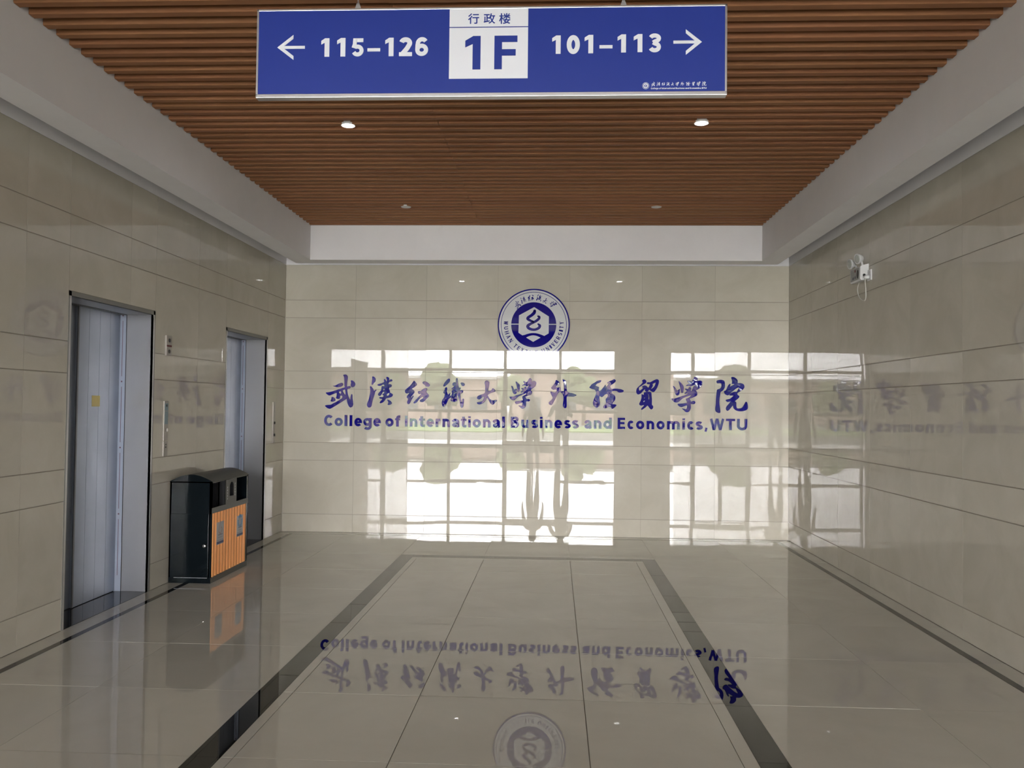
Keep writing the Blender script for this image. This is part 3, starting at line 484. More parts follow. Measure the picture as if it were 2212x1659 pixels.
LATIN = [('C',0.463,0.5692,1.1864),('o',0.5844,0.6739,1.1866),('l',0.6958,0.7261,1.1868),('l',0.7527,0.7829,1.1868),('e',0.8079,0.8926,1.187),('g',0.91,1.0007,1.1872),('e',1.0219,1.1049,1.1873),('o',1.1592,1.2496,1.1876),('f',1.267,1.3234,1.1877),('I',1.3776,1.4055,1.1879),('n',1.4325,1.5152,1.188),('t',1.537,1.5993,1.1882),('e',1.6196,1.7029,1.1883),('r',1.7216,1.7741,1.1885),('n',1.7981,1.8804,1.1886),('a',1.9051,1.9852,1.1888),('t',2.0039,2.0651,1.1889),('i',2.086,2.1129,1.189),('o',2.1368,2.2263,1.1892),('n',2.2509,2.3344,1.1893),('a',2.359,2.4386,1.1895),('l',2.4632,2.4944,1.1896),('B',2.5591,2.6527,1.1899),('u',2.6765,2.7604,1.19),('s',2.7863,2.8619,1.1902),('i',2.8827,2.9116,1.1903),('n',2.9382,3.0211,1.1905),('e',3.0433,3.1283,1.1906),('s',3.149,3.2243,1.1908),('s',3.2376,3.3129,1.191),('a',3.3734,3.4514,1.1912),('n',3.4787,3.5619,1.1914),('d',3.5854,3.6751,1.1915),('E',3.7396,3.8211,1.1918),('c',3.8461,3.9216,1.192),('o',3.9421,4.0314,1.1921),('n',4.0571,4.1397,1.1923),('o',4.1653,4.253,1.1925),('m',4.28,4.4187,1.1927),('i',4.4478,4.4755,1.1929),('c',4.4989,4.5768,1.193),('s',4.5913,4.6699,1.1932),(',',4.6881,4.7244,1.1933),('W',4.7448,4.9038,1.1935),('T',4.9205,5.0198,1.1937),('U',5.0415,5.1523,1.1939)]
SIGN = {'outer': [(1.9517, 2.8453), (3.6392, 2.8484), (3.6405, 2.5336), (1.9587, 2.5287)], 'blue': [(1.956, 2.841), (3.6353, 2.8439), (3.6366, 2.5401), (1.962, 2.5338)], 'panel': [(2.6559, 2.8359), (2.9377, 2.8373), (2.9404, 2.5877), (2.6591, 2.5878)], 'line': [(2.6567, 2.7755), (2.9384, 2.7741), (2.9384, 2.7704), (2.6567, 2.7716)], 'arrL': [(2.0313, 2.7068), (2.1321, 2.7066), (2.0897, 2.7439), (2.091, 2.6685), (2.1322, 2.701)], 'arrR': [(3.5518, 2.7125), (3.4518, 2.7119), (3.4951, 2.7494), (3.4956, 2.674)], 'dig': [('1', (2.192, 2.6715), (2.2218, 2.7386)), ('1', (2.2495, 2.6718), (2.28, 2.7392)), ('5', (2.3013, 2.6717), (2.3473, 2.7373)), ('-', (2.3603, 2.6889), (2.4067, 2.7011)), ('1', (2.4245, 2.6713), (2.455, 2.7382)), ('2', (2.4749, 2.6709), (2.5219, 2.7387)), ('6', (2.5326, 2.6715), (2.5808, 2.7389)), ('1', (3.0239, 2.6743), (3.0541, 2.7403)), ('0', (3.0756, 2.6738), (3.1223, 2.7404)), ('1', (3.1389, 2.6753), (3.1695, 2.7411)), ('-', (3.1915, 2.6922), (3.2377, 2.7039)), ('1', (3.2554, 2.677), (3.2852, 2.7419)), ('1', (3.3123, 2.6777), (3.3429, 2.7421)), ('3', (3.3632, 2.6772), (3.4092, 2.7434))], 'big': [('1', (2.7134, 2.6208), (2.7685, 2.7397)), ('F', (2.8179, 2.6204), (2.9, 2.7455))], 'zh': [((2.723, 2.7858), (2.7616, 2.8223)), ((2.7789, 2.7861), (2.8191, 2.8219)), ((2.8341, 2.7846), (2.8738, 2.8218))], 'logo': [(3.3557, 2.5574), (3.3644, 2.5573), (3.3688, 2.5573)], 'logozh': [(3.3747, 2.554), (3.5683, 2.5727)], 'logola': [(3.374, 2.5452), (3.5684, 2.5506)], 'rods': [(2.3211, 2.8434), (3.2764, 2.8466)], 'sticker': [(-3.59, 1.468), (-3.48, 1.392)]}


# ------------------------------------------------------------------ lettering on the back wall
ORD = ['first', 'second', 'third', 'fourth', 'fifth', 'sixth', 'seventh', 'eighth', 'ninth', 'tenth', 'eleventh', 'twelfth', 'thirteenth']
LOOK = ['with a long hooked stroke crossing slanted bars', 'with three dots down its left side and a dense right half', 'of two slanting halves with a dot on the right half', 'with thin hooked right stroke and small dot', 'with one tall stroke and two sweeping legs, the simplest', 'below the round emblem, piled strokes over a hooked tail', 'with a long slanted left leg and upright right leg', 'with a bulky lower right and a long arm to the right', 'shaped like a box on two legs under two small loops', 'next to last, two ticks at left over a hooked tail', 'at the right end, with a long upturned hook at its foot']
for i, (cx, cz, polys) in enumerate(CHARS):
    me = outline_mesh('brush_character', [[(a / 1000, b / 1000) for a, b in pl] for pl in polys], .016, BLUE, .0022)
    o = link('brush_character', me, None, (cx, -.001, cz), label='navy blue brush character ' + LOOK[i], category='character', group='brush characters across the back wall')
    o.rotation_euler = (random.gauss(0.0, .004), 0, random.gauss(0, .006))
WORDS = ['College', 'of', 'International', 'Business', 'and', 'Economics', ',', 'WTU']
li = 0
for w in WORDS:
    for j, ch in enumerate(w):
        c, xa, xb, zb = LATIN[li]; li += 1
        assert c == ch
        mb = MB(); H = .1235
        put_glyph(mb, ch, xa, xb, zb, zb + H, 0, -.014, .235)
        loc = Vector(((xa + xb) / 2, -.001, zb))
        me = new_mesh('letter', [(v[0] - loc.x, v[1], v[2] - loc.z) for v in mb.v], mb.f, BLUE)
        bm = bmesh.new(); bm.from_mesh(me); bmesh.ops.recalc_face_normals(bm, faces=bm.faces); bm.to_mesh(me); bm.free()
        lab = 'small navy blue comma before the last word of the wall lettering' if ch == ',' else 'navy blue %s %s, %s letter of %s on the back wall' % ('capital' if ch.isupper() else 'letter', ch, ORD[j], 'the final word' if w == 'WTU' else 'the word ' + w)
        o = link('letter', me, None, loc, label=lab, category='letter', group='block letters across the back wall'); o.rotation_euler = (random.gauss(0.0, .003), 0, random.gauss(0, .004))

# emblem
EC = Vector((2.8035, 0, 2.3355)); K = .4005 / 715
em = thing('round_emblem', 'round white and navy university emblem with a hexagon at its centre', 'emblem', EC)
def ex(u, v): return (EC.x + (u - 863) * K, EC.z - (v - 850) * K)
disc(MB(), EC.x, EC.z, 715 * K, -.004, -.026, 96).build('rim', EMB, em)
disc(MB(), EC.x, EC.z, 688 * K, -.02, -.0285, 96).build('plate', EMW, em)
def ring(r0, r1, y0, y1): return MB().ribbon([(EC.x + (r0 + r1) / 2 * K * math.cos(a * math.pi / 48), EC.z + (r0 + r1) / 2 * K * math.sin(a * math.pi / 48)) for a in range(96)], (r1 - r0) * K, y0, y1, True)
ring(642, 652, -.028, -.0293).build('thin_ring', EMB, em)
disc(MB(), EC.x, EC.z, 447 * K, -.028, -.0293, 72).build('inner_disc', EMB, em)
a = MB(); x0, z0 = ex(414, 840); x1, z1 = ex(1312, 840); a.box(x0, x1, -.029, -.0298, z0 - 8 * K, z0 + 8 * K); a.build('cross_line', EMW, em)
hexa = [(870, 500), (1162, 685), (1160, 1020), (1075, 1070)] + [(1075 - 435 * t / 10, 1070 - 57 * math.sin(math.pi * t / 10)) for t in range(1, 10)] + [(640, 1062), (562, 1010), (570, 665)]
MB().prism([ex(*q) for q in hexa], 'y', -.0293, -.0303).build('hexagon', EMW, em)
lens = [(855, 1190), (1000, 1105)] + [(1000 - 285 * t / 8, 1105 - 45 * math.sin(math.pi * t / 8)) for t in range(1, 8)] + [(715, 1105)]
MB().prism([ex(*q) for q in lens], 'y', -.0293, -.0303).build('lens_shape', EMW, em)
def fine(pts, k=5):
    P = [pts[0]] + list(pts) + [pts[-1]]; out = []
    for i in range(1, len(P) - 2):
        p0, p1, p2, p3 = (Vector(P[i + j - 1]) for j in range(4))
        for t in range(k): t /= k; out.append(tuple(.5 * ((2 * p1) + (p2 - p0) * t + (2 * p0 - 5 * p1 + 4 * p2 - p3) * t * t + (3 * p1 - p0 - 3 * p2 + p3) * t ** 3)))
    return out + [tuple(pts[-1])]
def brushstroke(mb, pts, y0, y1):
    q = fine(pts); mb.ribbon([ex(u, v) for u, v, w in q], [w * K for u, v, w in q], y0, y1)
    for u, v, w in (q[0], q[-1]): x, z = ex(u, v); disc(mb, x, z, w / 2 * K, y0, y1, 16)
sg_ = MB()
brushstroke(sg_, [(880, 574, 54), (868, 615, 64), (815, 665, 58), (755, 705, 56), (745, 735, 58), (790, 765, 50), (850, 790, 44)], -.0303, -.0310)
brushstroke(sg_, [(948, 682, 34), (972, 695, 46), (962, 730, 54), (910, 775, 52), (850, 808, 48), (775, 848, 56), (744, 885, 60), (780, 928, 56), (870, 948, 50), (955, 920, 54), (985, 870, 52), (952, 838, 34)], -.0303, -.0310)
sg_.build('thread_figure', EMB, em)
# brush characters along the top arc, serif capitals along the lower arc
arcs = [(-333, 395, -40, 128), (-215, 490, -23, 112), (-63, 532, -7, 104), (102, 535, 9, 118), (227, 480, 25, 92), (377, 410, 42, 128)]
cm = []
for (cx, cz, polys), (du, dv, ang, size) in zip(CHARS[:6], arcs):
    ww = max(abs(b) for pl in polys for a_, b in pl) * 2; sc = size * K / ww * 1.12; ca, sa = math.cos(math.radians(-ang)), math.sin(math.radians(-ang))
    me = outline_mesh('brush_lettering', polys, .0008, EMB, 0, 2, lambda a_, b, sc=sc, ca=ca, sa=sa, du=du, dv=dv: ((a_ * ca - b * sa) * sc + du * K, (a_ * sa + b * ca) * sc + dv * K))
    link('brush_lettering', me, em, (0, -.0285, 0))
txt = 'WUHAN TEXTILE UNIVERSITY'; adv = {'W': 1.35, 'I': .62, ' ': .55, 'L': .9, 'E': .92, 'H': 1.08, 'N': 1.1, 'U': 1.08, 'A': 1.0}
tot = sum(adv.get(c, 1) for c in txt); cur = 0; a0_, a1_ = 170.5, 368.5
for c in txt:
    w = adv.get(c, 1)
    if c != ' ':
        th = math.radians(a0_ + (a1_ - a0_) * (cur + w / 2) / tot); mb = MB(); Hh = 80 * K; Wl = Hh * .66 * w
        for pts, cl, wd in glyph(c, Wl / Hh, .20):
            mb.ribbon([(p[0] * Hh - Wl / 2, p[1] * Hh) for p in pts], (wd or .20) * Hh, 0, -.0009, cl)
            if c not in 'OS' and not cl:
                for e in (pts[0], pts[-1]):
                    if e[1] < .01 or e[1] > .99: mb.box(e[0] * Hh - Wl / 2 - .15 * Hh, e[0] * Hh - Wl / 2 + .15 * Hh, 0, -.0009, (0 if e[1] < .5 else .93) * Hh, (.07 if e[1] < .5 else 1) * Hh)
        rr = 592 * K; M = Matrix.Translation((rr * math.cos(th), -.0283, rr * math.sin(th))) @ Matrix.Rotation(-(th + math.pi / 2), 4, 'Y')
        me = new_mesh('capital', [tuple(M @ Vector(v)) for v in mb.v], mb.f, EMB); link('capital', me, em)
    cur += w

# ------------------------------------------------------------------ hanging sign
YS = -6.57
sign = thing('hanging_sign', 'long blue direction sign hanging from the slatted ceiling, marked 1F', 'sign', (2.796, YS, 2.53))
(xa, za), (xb, zb), (xc, zc), (xd, zd) = SIGN['outer']
X0, X1, Z0, Z1 = (xa + xd) / 2, (xb + xc) / 2, (zc + zd) / 2, (za + zb) / 2
f = MB(); t = .0075
f.box(X0, X1, YS, YS + .034, Z0 - .008, Z0 + t - .002).box(X0, X1, YS, YS + .034, Z1 - t, Z1).box(X0, X0 + t, YS, YS + .034, Z0, Z1).box(X1 - t, X1, YS, YS + .034, Z0, Z1)
f.build('frame', SFRAME, sign, bevel=.0012)
MB().box(X0 + t, X1 - t, YS + .003, YS + .030, Z0 + t - .002, Z1 - t).build('blue_panel', SBLUE, sign)
q = SIGN['panel']; PX0, PX1, PZ0, PZ1 = q[0][0], q[1][0], q[2][1], Z1 - t
MB().box(PX0, PX1, YS + .002, YS + .004, PZ0, PZ1).build('white_panel', SWHITE, sign)
lz = (SIGN['line'][0][1] + SIGN['line'][3][1]) / 2 - .0003; MB().box(PX0, PX1, YS + .0012, YS + .003, lz - .0015, lz + .0015).build('dividing_line', SBLUE, sign)
def strip(mb, a, b, w): mb.ribbon([a, b], w, YS + .003, YS + .0012)
for nm, k, s in (('left_arrow', 'arrL', 1), ('right_arrow', 'arrR', -1)):
    tip, sh, h1, h2 = SIGN[k][:4]; mb = MB(); zc_ = (tip[1] + sh[1]) / 2
    wd = .0115; strip(mb, (tip[0] + s * .012, zc_), (sh[0], zc_), .0105)
    for hx, hz in (h1, h2):
        up = 1 if hz > zc_ else -1
        poly = [(tip[0], zc_), (hx, zc_ + up * .0375 + up * .008), (hx, zc_ + up * .0375 - up * .006), (tip[0] + s * .019, zc_)]
        mb.prism(poly, 'y', YS + .003, YS + .0011 + up * .00005)
    mb.build(nm.split('_')[1], SWHITE, sign)
for c, (x0, z0), (x1, z1) in SIGN['dig']:
    mb = MB()
    if c == '-': mb.box(x0, x1, YS + .003, YS + .0012, (z0 + z1) / 2 - .0058, (z0 + z1) / 2 + .0058)
    else: put_glyph(mb, c, x0, x1, z0, z1, YS + .003, YS + .0012, .250 if c != '1' else .262)
    mb.build('dash' if c == '-' else 'numeral', SWHITE, sign)
for c, (x0, z0), (x1, z1) in SIGN['big']:
    mb = MB(); z0, z1 = 2.6205, 2.7415
    put_glyph(mb, c, x0, x1, z0, z1, YS + .002, YS + .0008, .235 if c == '1' else .225); mb.build('numeral' if c == '1' else 'capital', SBLUE, sign)
for c, ((x0, z0), (x1, z1)) in zip('行政楼', SIGN['zh']):
    cu = bpy.data.curves.new('t', 'FONT'); cu.body = c; cu.offset = .0; cu.extrude = .01
    o = bpy.data.objects.new('t', cu); C.objects.link(o); me = bpy.data.meshes.new_from_object(o.evaluated_get(bpy.context.evaluated_depsgraph_get())); bpy.data.objects.remove(o)
    xs = [v.co.x for v in me.vertices]; zs = [v.co.y for v in me.vertices]
    if xs:
        sx = (x1 - x0) / (max(xs) - min(xs)); sz = (z1 - z0) / (max(zs) - min(zs)); VV = []; FF = []; mx_ = min(xs); mz_ = min(zs)
        for q, (dx, dz) in enumerate(((0, 0), (.0006, 0), (-.0006, 0), (0, .0006), (0, -.0006))):       # a bold face
            n_ = len(VV); VV += [(x0 + (v.co.x - mx_) * sx + dx - sign.location.x, .0012 + (-v.co.z) * .04 - q * .00004, z0 + (v.co.y - mz_) * sz + dz - sign.location.z) for v in me.vertices]
            FF += [tuple(n_ + i for i in f.vertices) for f in me.polygons]
        link('character', new_mesh('character', VV, FF, SBLUE), sign)
# small crest and line of lettering in the corner
(lx, lz_), _, _ = SIGN['logo']; mb = MB()
for r0, r1 in ((.0050, .0090), (.0112, .0120)):
    mb.ribbon([(lx + (r0 + r1) / 2 * math.cos(a * math.pi / 16), lz_ + (r0 + r1) / 2 * math.sin(a * math.pi / 16)) for a in range(32)], r1 - r0, YS + .003, YS + .0015, True)
mb.box(lx - .0016, lx + .0016, YS + .003, YS + .0015, lz_ - .0028, lz_ + .0028); mb.build('crest', SWHITE, sign)
(ax, az), (bx, bz) = SIGN['logozh']; k = (bx - ax) / (5.1633 - .4743)
for cx, cz, polys in CHARS:
    px = ax + (cx - .4743) * k; pz = (az + bz) / 2
    me = outline_mesh('small_character', polys, .0012, SWHITE, 0, 1, lambda a_, b: (a_ / 1000 * k, b / 1000 * k)); link('small_character', me, sign, (px - sign.location.x, .0028, pz - sign.location.z + (cz - 1.573) * k))
(ax, az), (bx, bz) = SIGN['logola']; k = (bx - ax) / (LATIN[-1][2] - LATIN[0][1]); mb = MB()
for c, x0, x1, zb in LATIN: put_glyph(mb, c, ax + (x0 - LATIN[0][1]) * k, ax + (x1 - LATIN[0][1]) * k, az, az + .0054, YS + .003, YS + .0015, .22)
mb.build('small_lettering', SWHITE, sign)
for x, z in SIGN['rods']:
    br = MB().prism([(x - .0125, Z1), (x + .0125, Z1), (x + .0045, Z1 + .024), (x - .0045, Z1 + .024)], 'y', YS + .012, YS + .016).build('bracket', SFRAME, sign)
    MB().tube([(x, YS + .014, Z1 + .018), (x, YS + .014, z0s + .01)], .0028, 8).build('rod', SFRAME, sign)

# ------------------------------------------------------------------ downlights
for x, y, on, lab in ((1.589, -3.70, True, 'lit round ceiling spotlight below and left of the sign'), (4.025, -3.71, True, 'lit round ceiling spotlight below and right of the sign'),
                      (1.573, -1.252, False, 'unlit round ceiling spotlight near the back, left one'), (4.007, -1.247, False, 'unlit round ceiling spotlight near the back, right one'),
                      (1.59, -6.17, False, 'unlit ceiling spotlight above the sign, left one'), (4.02, -6.17, False, 'unlit ceiling spotlight above the sign, right one')):
    t = thing('downlight', lab, 'light', (x, y, z0s), 'round spotlights in the slatted ceiling')
    mb = MB(); n = 32; r1, r2 = .050, .042
    pr = [(r1, .012), (r1, -.001), (r1 - .003, -.003), (r2 + .002, -.002), (r2, .006), (r2, .03)]; vs = []; fs = []
    for i in range(n):
        a = 2 * math.pi * i / n
        for r, z in pr: vs.append((r * math.cos(a), r * math.sin(a), z))
    m_ = len(pr)
    for i in range(n):
        for j in range(m_ - 1): p0 = i * m_ + j; p1 = ((i + 1) % n) * m_ + j; fs.append((p0, p1, p1 + 1, p0 + 1))
    link('trim_ring', new_mesh('trim_ring', vs, fs, DLRING, True), t)
    vs = [(r2 * math.cos(2 * math.pi * i / n), r2 * math.sin(2 * math.pi * i / n), -.001) for i in range(n)] + [(0, 0, -.006)]
    link('lamp_lens', new_mesh('lamp_lens', vs, [(i, n, (i + 1) % n) for i in range(n)], DLON if on else DLOFF, True), t)
    MB().tube([(x, y, z0s + .035), (x, y, z0s + .09)], .040, 20).build('housing', DLRING, t)

# ------------------------------------------------------------------ lifts
def lift(y0, y1, ztop, xd, lab, sticker=False):
    """y0 near side, y1 far side of the outer edge; xd depth of the door plane"""
    t = thing('elevator', lab, 'elevator', (0, (y0 + y1) / 2, 0), 'steel elevator doorways in the left wall')
    f = MB(); w = .030
    f.box(-.018, .0015, y0, y0 + w, 0, ztop).box(-.018, .0015, y1 - w, y1, 0, ztop).box(-.018, .0015, y0, y1, ztop - w, ztop); f.build('edge_trim', FRAMEM, t)
    a, b, zt = y0 + w, y1 - w, ztop - w
    MB().box(xd + .05, .0018, b, b + .02, 0, zt).build('side_jamb', STEEL, t, bevel=.001)
    MB().box(xd + .05, .0018, a - .02, a, 0, zt).build('side_jamb', STEEL, t, bevel=.001)
    MB().box(xd + .05, 0, a, b, zt, zt + .02).build('header', STEEL, t)
    st = MB().box(xd - .01, xd + .046, b - .002, b + .02, 0, zt + .02).build('film_strip', FILM, t, label='pale blue film covered strip beside the door')
    mm = MB(); zz = .12
    while zz < zt - .3:
        mm.box(xd + .018, xd + .0215, b - .0035, b - .001, zz, zz + .42); disc(mm, xd + .02, zz + .46, .006, b - .0035, b - .001, 12); zz += .5
    mm.build('seal_line', mat('seal_maroon', (.22, .13, .19), .5), st)
    MB().box(xd - .03, xd + .05, b + .0202, b + .03, 0, zt).box(xd + .046, xd + .05, b - .001, b + .02, 0, zt).build('shadow_gap', BLACKP, t)
    MB().box(xd - .12, -.001, a - .02, b + .02, -.02, .0015).build('sill', BLACKG, t)
    MB().box(xd - .06, xd + .05, a, b, zt - .004, zt + .03).build('door_track', ALU, t)
    ym = b - (b - a) * .52
    for k, (p, q, xx) in enumerate(((ym, b - .003, xd), (a, ym + .03, xd - .016))):
        mb = MB(); n = 4 if k == 0 else 3; e = [p + (q - p) * i / n for i in range(n + 1)]
        for u, v in zip(e, e[1:]): mb.box(xx - .012, xx, u + .0012, v - .0012, .006, zt - .002)
        mb.box(xx - .03, xx - .003, p, q, .006, zt - .002)
        d = mb.build('door_panel', DOORST, t)
        if k == 0:
            MB().box(xx - .004, xx + .004, p - .004, p + .012, .006, zt - .004).build('leading_edge', ALU, d)
            if sticker:
                s_ = MB().box(xx, xx + .0012, -3.590, -3.482, 1.39, 1.468).build('sticker', YELL, d, label='yellow square warning sticker')
    MB().box(xd - .2, xd - .12, a - .1, b + .1, 0, zt + .1).build('shaft_wall', DARKV, t)
    return t
lift(E1[0], E1[1], E1[2], -.255, 'brushed steel elevator doorway nearer the camera, with a yellow sticker on its door', True)
lift(E2[0], E2[1], E2[2], -.27, 'narrower looking steel elevator doorway beyond the trash bin')

# ------------------------------------------------------------------ call panels on the left wall
FILMB = mat('blue_protective_film', (.16, .25, .29), .35)
t = thing('call_panel', 'tall slim call panel with blue film between the two elevators', 'panel', (0, -2.975, 1.0), 'elevator call panels on the left wall')
MB().box(0, .010, -3.012, -2.940, 1.125, 1.437).build('face_plate', SATIN, t, bevel=.0015)
MB().box(0, .010, -3.012, -2.940, 1.004, 1.121).build('lower_plate', SATIN, t, bevel=.002)
MB().box(.0101, .0110, -3.004, -2.946, 1.36, 1.418).box(.0101, .0110, -3.004, -2.946, 1.255, 1.355).build('film', FILMB, t)
MB().tube([(.010, -2.975, 1.21), (.019, -2.975, 1.21)], .014, 16).build('button', CHROME, t); MB().tube([(.0105, -2.975, 1.40), (.0125, -2.975, 1.40)], .010, 16).build('indicator', BLACKP, t)
mb = MB()
for z in (1.07, 1.09): mb.box(.010, .0115, -2.985, -2.965, z, z + .012)
mb.build('key_switch', BLACKP, t)
t = thing('call_panel', 'slim call panel with two dark buttons beside the back corner', 'panel', (0, -.36, 1.0), 'elevator call panels on the left wall')
MB().box(0, .012, -.395, -.325, 1.002, 1.448).build('face_plate', SATIN, t, bevel=.0015)
for z in (1.22, 1.09): MB().tube([(.012, -.36, z), (.022, -.36, z)], .014, 16).build('button', BLACKP, t)
t = thing('fire_switch_plate', 'small metal wall plate with two round buttons and a dark red label', 'panel', (0, -2.957, 1.79))
MB().box(0, .014, -3.005, -2.914, 1.793, 1.951).build('face_plate', SATIN, t, bevel=.0015)
for z in (1.912, 1.826): MB().tube([(.014, -2.957, z), (.018, -2.957, z)], .015, 20).build('button', BLACKP, t)
MB().box(.0141, .0152, -3.003, -2.916, 1.862, 1.876).build('red_label', REDL, t)

# ------------------------------------------------------------------ trash bin
bx0, bx1, by0, by1 = .006, .345, -2.870, -2.062
tb = thing('trash_bin', 'black steel two-opening trash bin with orange slatted front by the left wall', 'bin', (.175, -2.466, 0))
b = MB(); w = .012
b.box(bx0, bx1, by0, by1, 0, .045)
b.box(bx0, bx0 + w, by0, by1, .045, .80)
b.box(bx0, bx1, by1 - w, by1, .045, .80)
b.box(bx0, bx1, by0 + .0035, by0 + .0035 + w, .045, .80)
b.box(bx0, bx0 + .012, by0, by0 + .01, .045, .80); b.box(bx1 - .020, bx1, by0, by0 + .016, .045, .80); b.box(bx0, bx1, by0, by0 + .01, .548, .80)
b.box(bx1 - .016, bx1, by1 - .035, by1, .592, .80)
b.box(bx1 - .016, bx1, by0, by1, .550, .593); b.box(bx1 - .016, bx1, by0, by1, .790, .803)
b.box(bx1 - .014, bx1, by1 - .038, by1 - .0, .045, .55); b.box(bx1 - .02, bx1 - .012, by0, by1, .045, .55)
b.box(bx0, bx1 - .02, by0 + .01, by1 - .01, .55, .56)
b.build('body', BINM, tb)
MB().box(bx1 - .002, bx1 + .0015, by0, by1, 0, .044).build('base_rail', ROOFM, tb)
MB().box(bx1 - .002, bx1 + .0015, by0 + .002, by1, .549, .592).build('front_rail', ROOFM, tb)
def roofarc(r): return [(bx0 - .004 + (bx1 - bx0 + .010) * i / 16, .800 + r + .070 * math.sin(math.pi * (.06 + .88 * i / 16)) - .013) for i in range(17)]
mb = MB(); o_ = roofarc(.0); mb.prism([(x, z) for x, z in o_] + [(bx1 + .003, .796), (bx0 - .003, .796)], 'y', by0 + .004, by1 + .003)
mb.build('roof', ROOFM, tb)
MB().prism([(x, z - .001) for x, z in o_] + [(bx1, .79), (bx0, .79)], 'y', by0, by0 + .004).build('gable', BINM, tb)
# centre panel with bottle opening
cp0, cp1 = -2.592, -2.357
hole = [(-2.511, .652), (-2.420, .652), (-2.420, .725)] + [(-2.4655 + .0455 * math.cos(math.radians(a)), .725 + .045 * math.sin(math.radians(a))) for a in range(20, 180, 20)] + [(-2.511, .725)]
me = outline_mesh('centre_panel', [[(cp0, .592), (cp1, .592), (cp1, .792), (cp0, .792)], hole], .006, ROOFM, 0, 1)
me.transform(Matrix.Translation((bx1, 0, 0)) @ Matrix.Rotation(math.radians(90), 4, 'Z')); me.transform(Matrix.Translation(-wloc(tb)))
cpn = link('centre_panel', me, tb)
mb = MB()
for k in range(5):
    for yy, dz in ((-2.562, 0), (-2.392, .018)):
        z = .630 + dz + k * .023; mb.box(bx1, bx1 + .007, yy - .008, yy + .008, z, z + .004); mb.box(bx1, bx1 + .007, yy - .002, yy + .002, z, z + .014); mb.box(bx1, bx1 + .007, yy - .008, yy + .008, z + .009, z + .012)
mb.build('lettering', PLATE, cpn)
MB().box(bx1 - .06, bx1 - .05, cp0, cp1, .56, .79).box(bx0 + .01, bx1 - .005, cp0, cp0 + .004, .56, .79).box(bx0 + .01, bx1 - .005, cp1 - .004, cp1, .56, .79).build('inner_chute', BLACKP, tb)
n = 12; sy0, sy1 = -2.854, -2.102; wd = (sy1 - sy0) / n
for k in range(n):
    a_ = sy0 + k * wd
    MB().prism([(bx1 - .016, a_ + .003), (bx1 - .006, a_ + .003), (bx1 + .003, a_ + .009), (bx1 + .003, a_ + wd - .016), (bx1 - .004, a_ + wd - .004), (bx1 - .016, a_ + wd - .004)], 'z', .047, .548).build('slat', ORANGE, tb)
dr = MB().box(.016, .322, by0 - .0025, by0 + .005, .050, .545).build('door', BINM, tb, bevel=.0015)
MB().tube([(.298, by0 - .002, .297), (.298, by0 - .010, .297), (.298, by0 - .022, .297), (.298, by0 - .026, .297)], [.007, .013, .015, .009], 20).build('knob', CHROME, dr, smooth=True)
MB().box(.05, .318, by0 - .0032, by0 - .002, .0415, .0450).build('door_edge', PLATE, dr)
def plate(y0, y1, z0, z1, colour, kind):
    p = MB().box(bx1 + .0032, bx1 + .0048, y0, y1, z0, z1).build('label_plate', PLATE, tb); X = bx1 + .0050
    w = y1 - y0; cyy = (y0 + y1) / 2; hh = z1 - z0; cz = z1 - hh * .28; mb = MB()
    def seg(a, b, t_):  # small bar in the yz plane
        d = Vector((b[0] - a[0], b[1] - a[1])); nn = Vector((-d.y, d.x)).normalized() * t_ / 2
        mb.prism([(a[0] + nn.x, a[1] + nn.y), (b[0] + nn.x, b[1] + nn.y), (b[0] - nn.x, b[1] - nn.y), (a[0] - nn.x, a[1] - nn.y)], 'x', X - .0004, X + .0002)
    R_ = w * .30
    if kind == 'ring':
        for k in range(3):
            pts = [(cyy + R_ * math.cos(math.radians(90 + 120 * k + a)), cz + R_ * 1.05 * math.sin(math.radians(90 + 120 * k + a))) for a in range(-50, 51, 20)]
            for a, b in zip(pts, pts[1:]): seg(a, b, R_ * .55)
    else:
        tip = [(cyy + R_ * math.cos(math.radians(90 + 120 * k)), cz + R_ * math.sin(math.radians(90 + 120 * k))) for k in range(3)]
        seg((cyy, cz + R_ * 1.3), (cyy - R_ * .8, cz - R_ * .6), .009); seg((cyy - R_ * .8, cz - R_ * .6), (cyy, cz - R_ * 1.1), .009); seg((cyy, cz - R_ * 1.1), (cyy + R_ * .9, cz - R_ * .3), .009); seg((cyy + R_ * .9, cz - R_ * .3), (cyy + R_ * .25, cz + R_ * .2), .008)
    mb.build('symbol', colour, p)
    mb = MB()
    for k in range(4): mb.box(X - .0004, X + .0002, y0 + w * (.22 + .15 * k), y0 + w * (.33 + .15 * k), z0 + hh * .40, z0 + hh * .45)
    mb.box(X - .0004, X + .0001, y0 + w * .2, y1 - w * .2, z0 + hh * .30, z0 + hh * .315)
    for k in range(6): mb.box(X - .0004, X + .0002, y0 + w * (.08 + .145 * k), y0 + w * (.17 + .145 * k), z0 + hh * .165, z0 + hh * .195)
    mb.build('small_print', PRGREY, p)
    MB().box(X - .0004, X + .0002, y0 + .002, y1 - .002, z0 + hh * .02, z0 + hh * .13).build('blue_bar', PRNAVY, p)
plate(-2.769, -2.622, .286, .465, PRRED, 'tri'); plate(-2.330, -2.185, .286, .463, PRBLUE, 'ring')

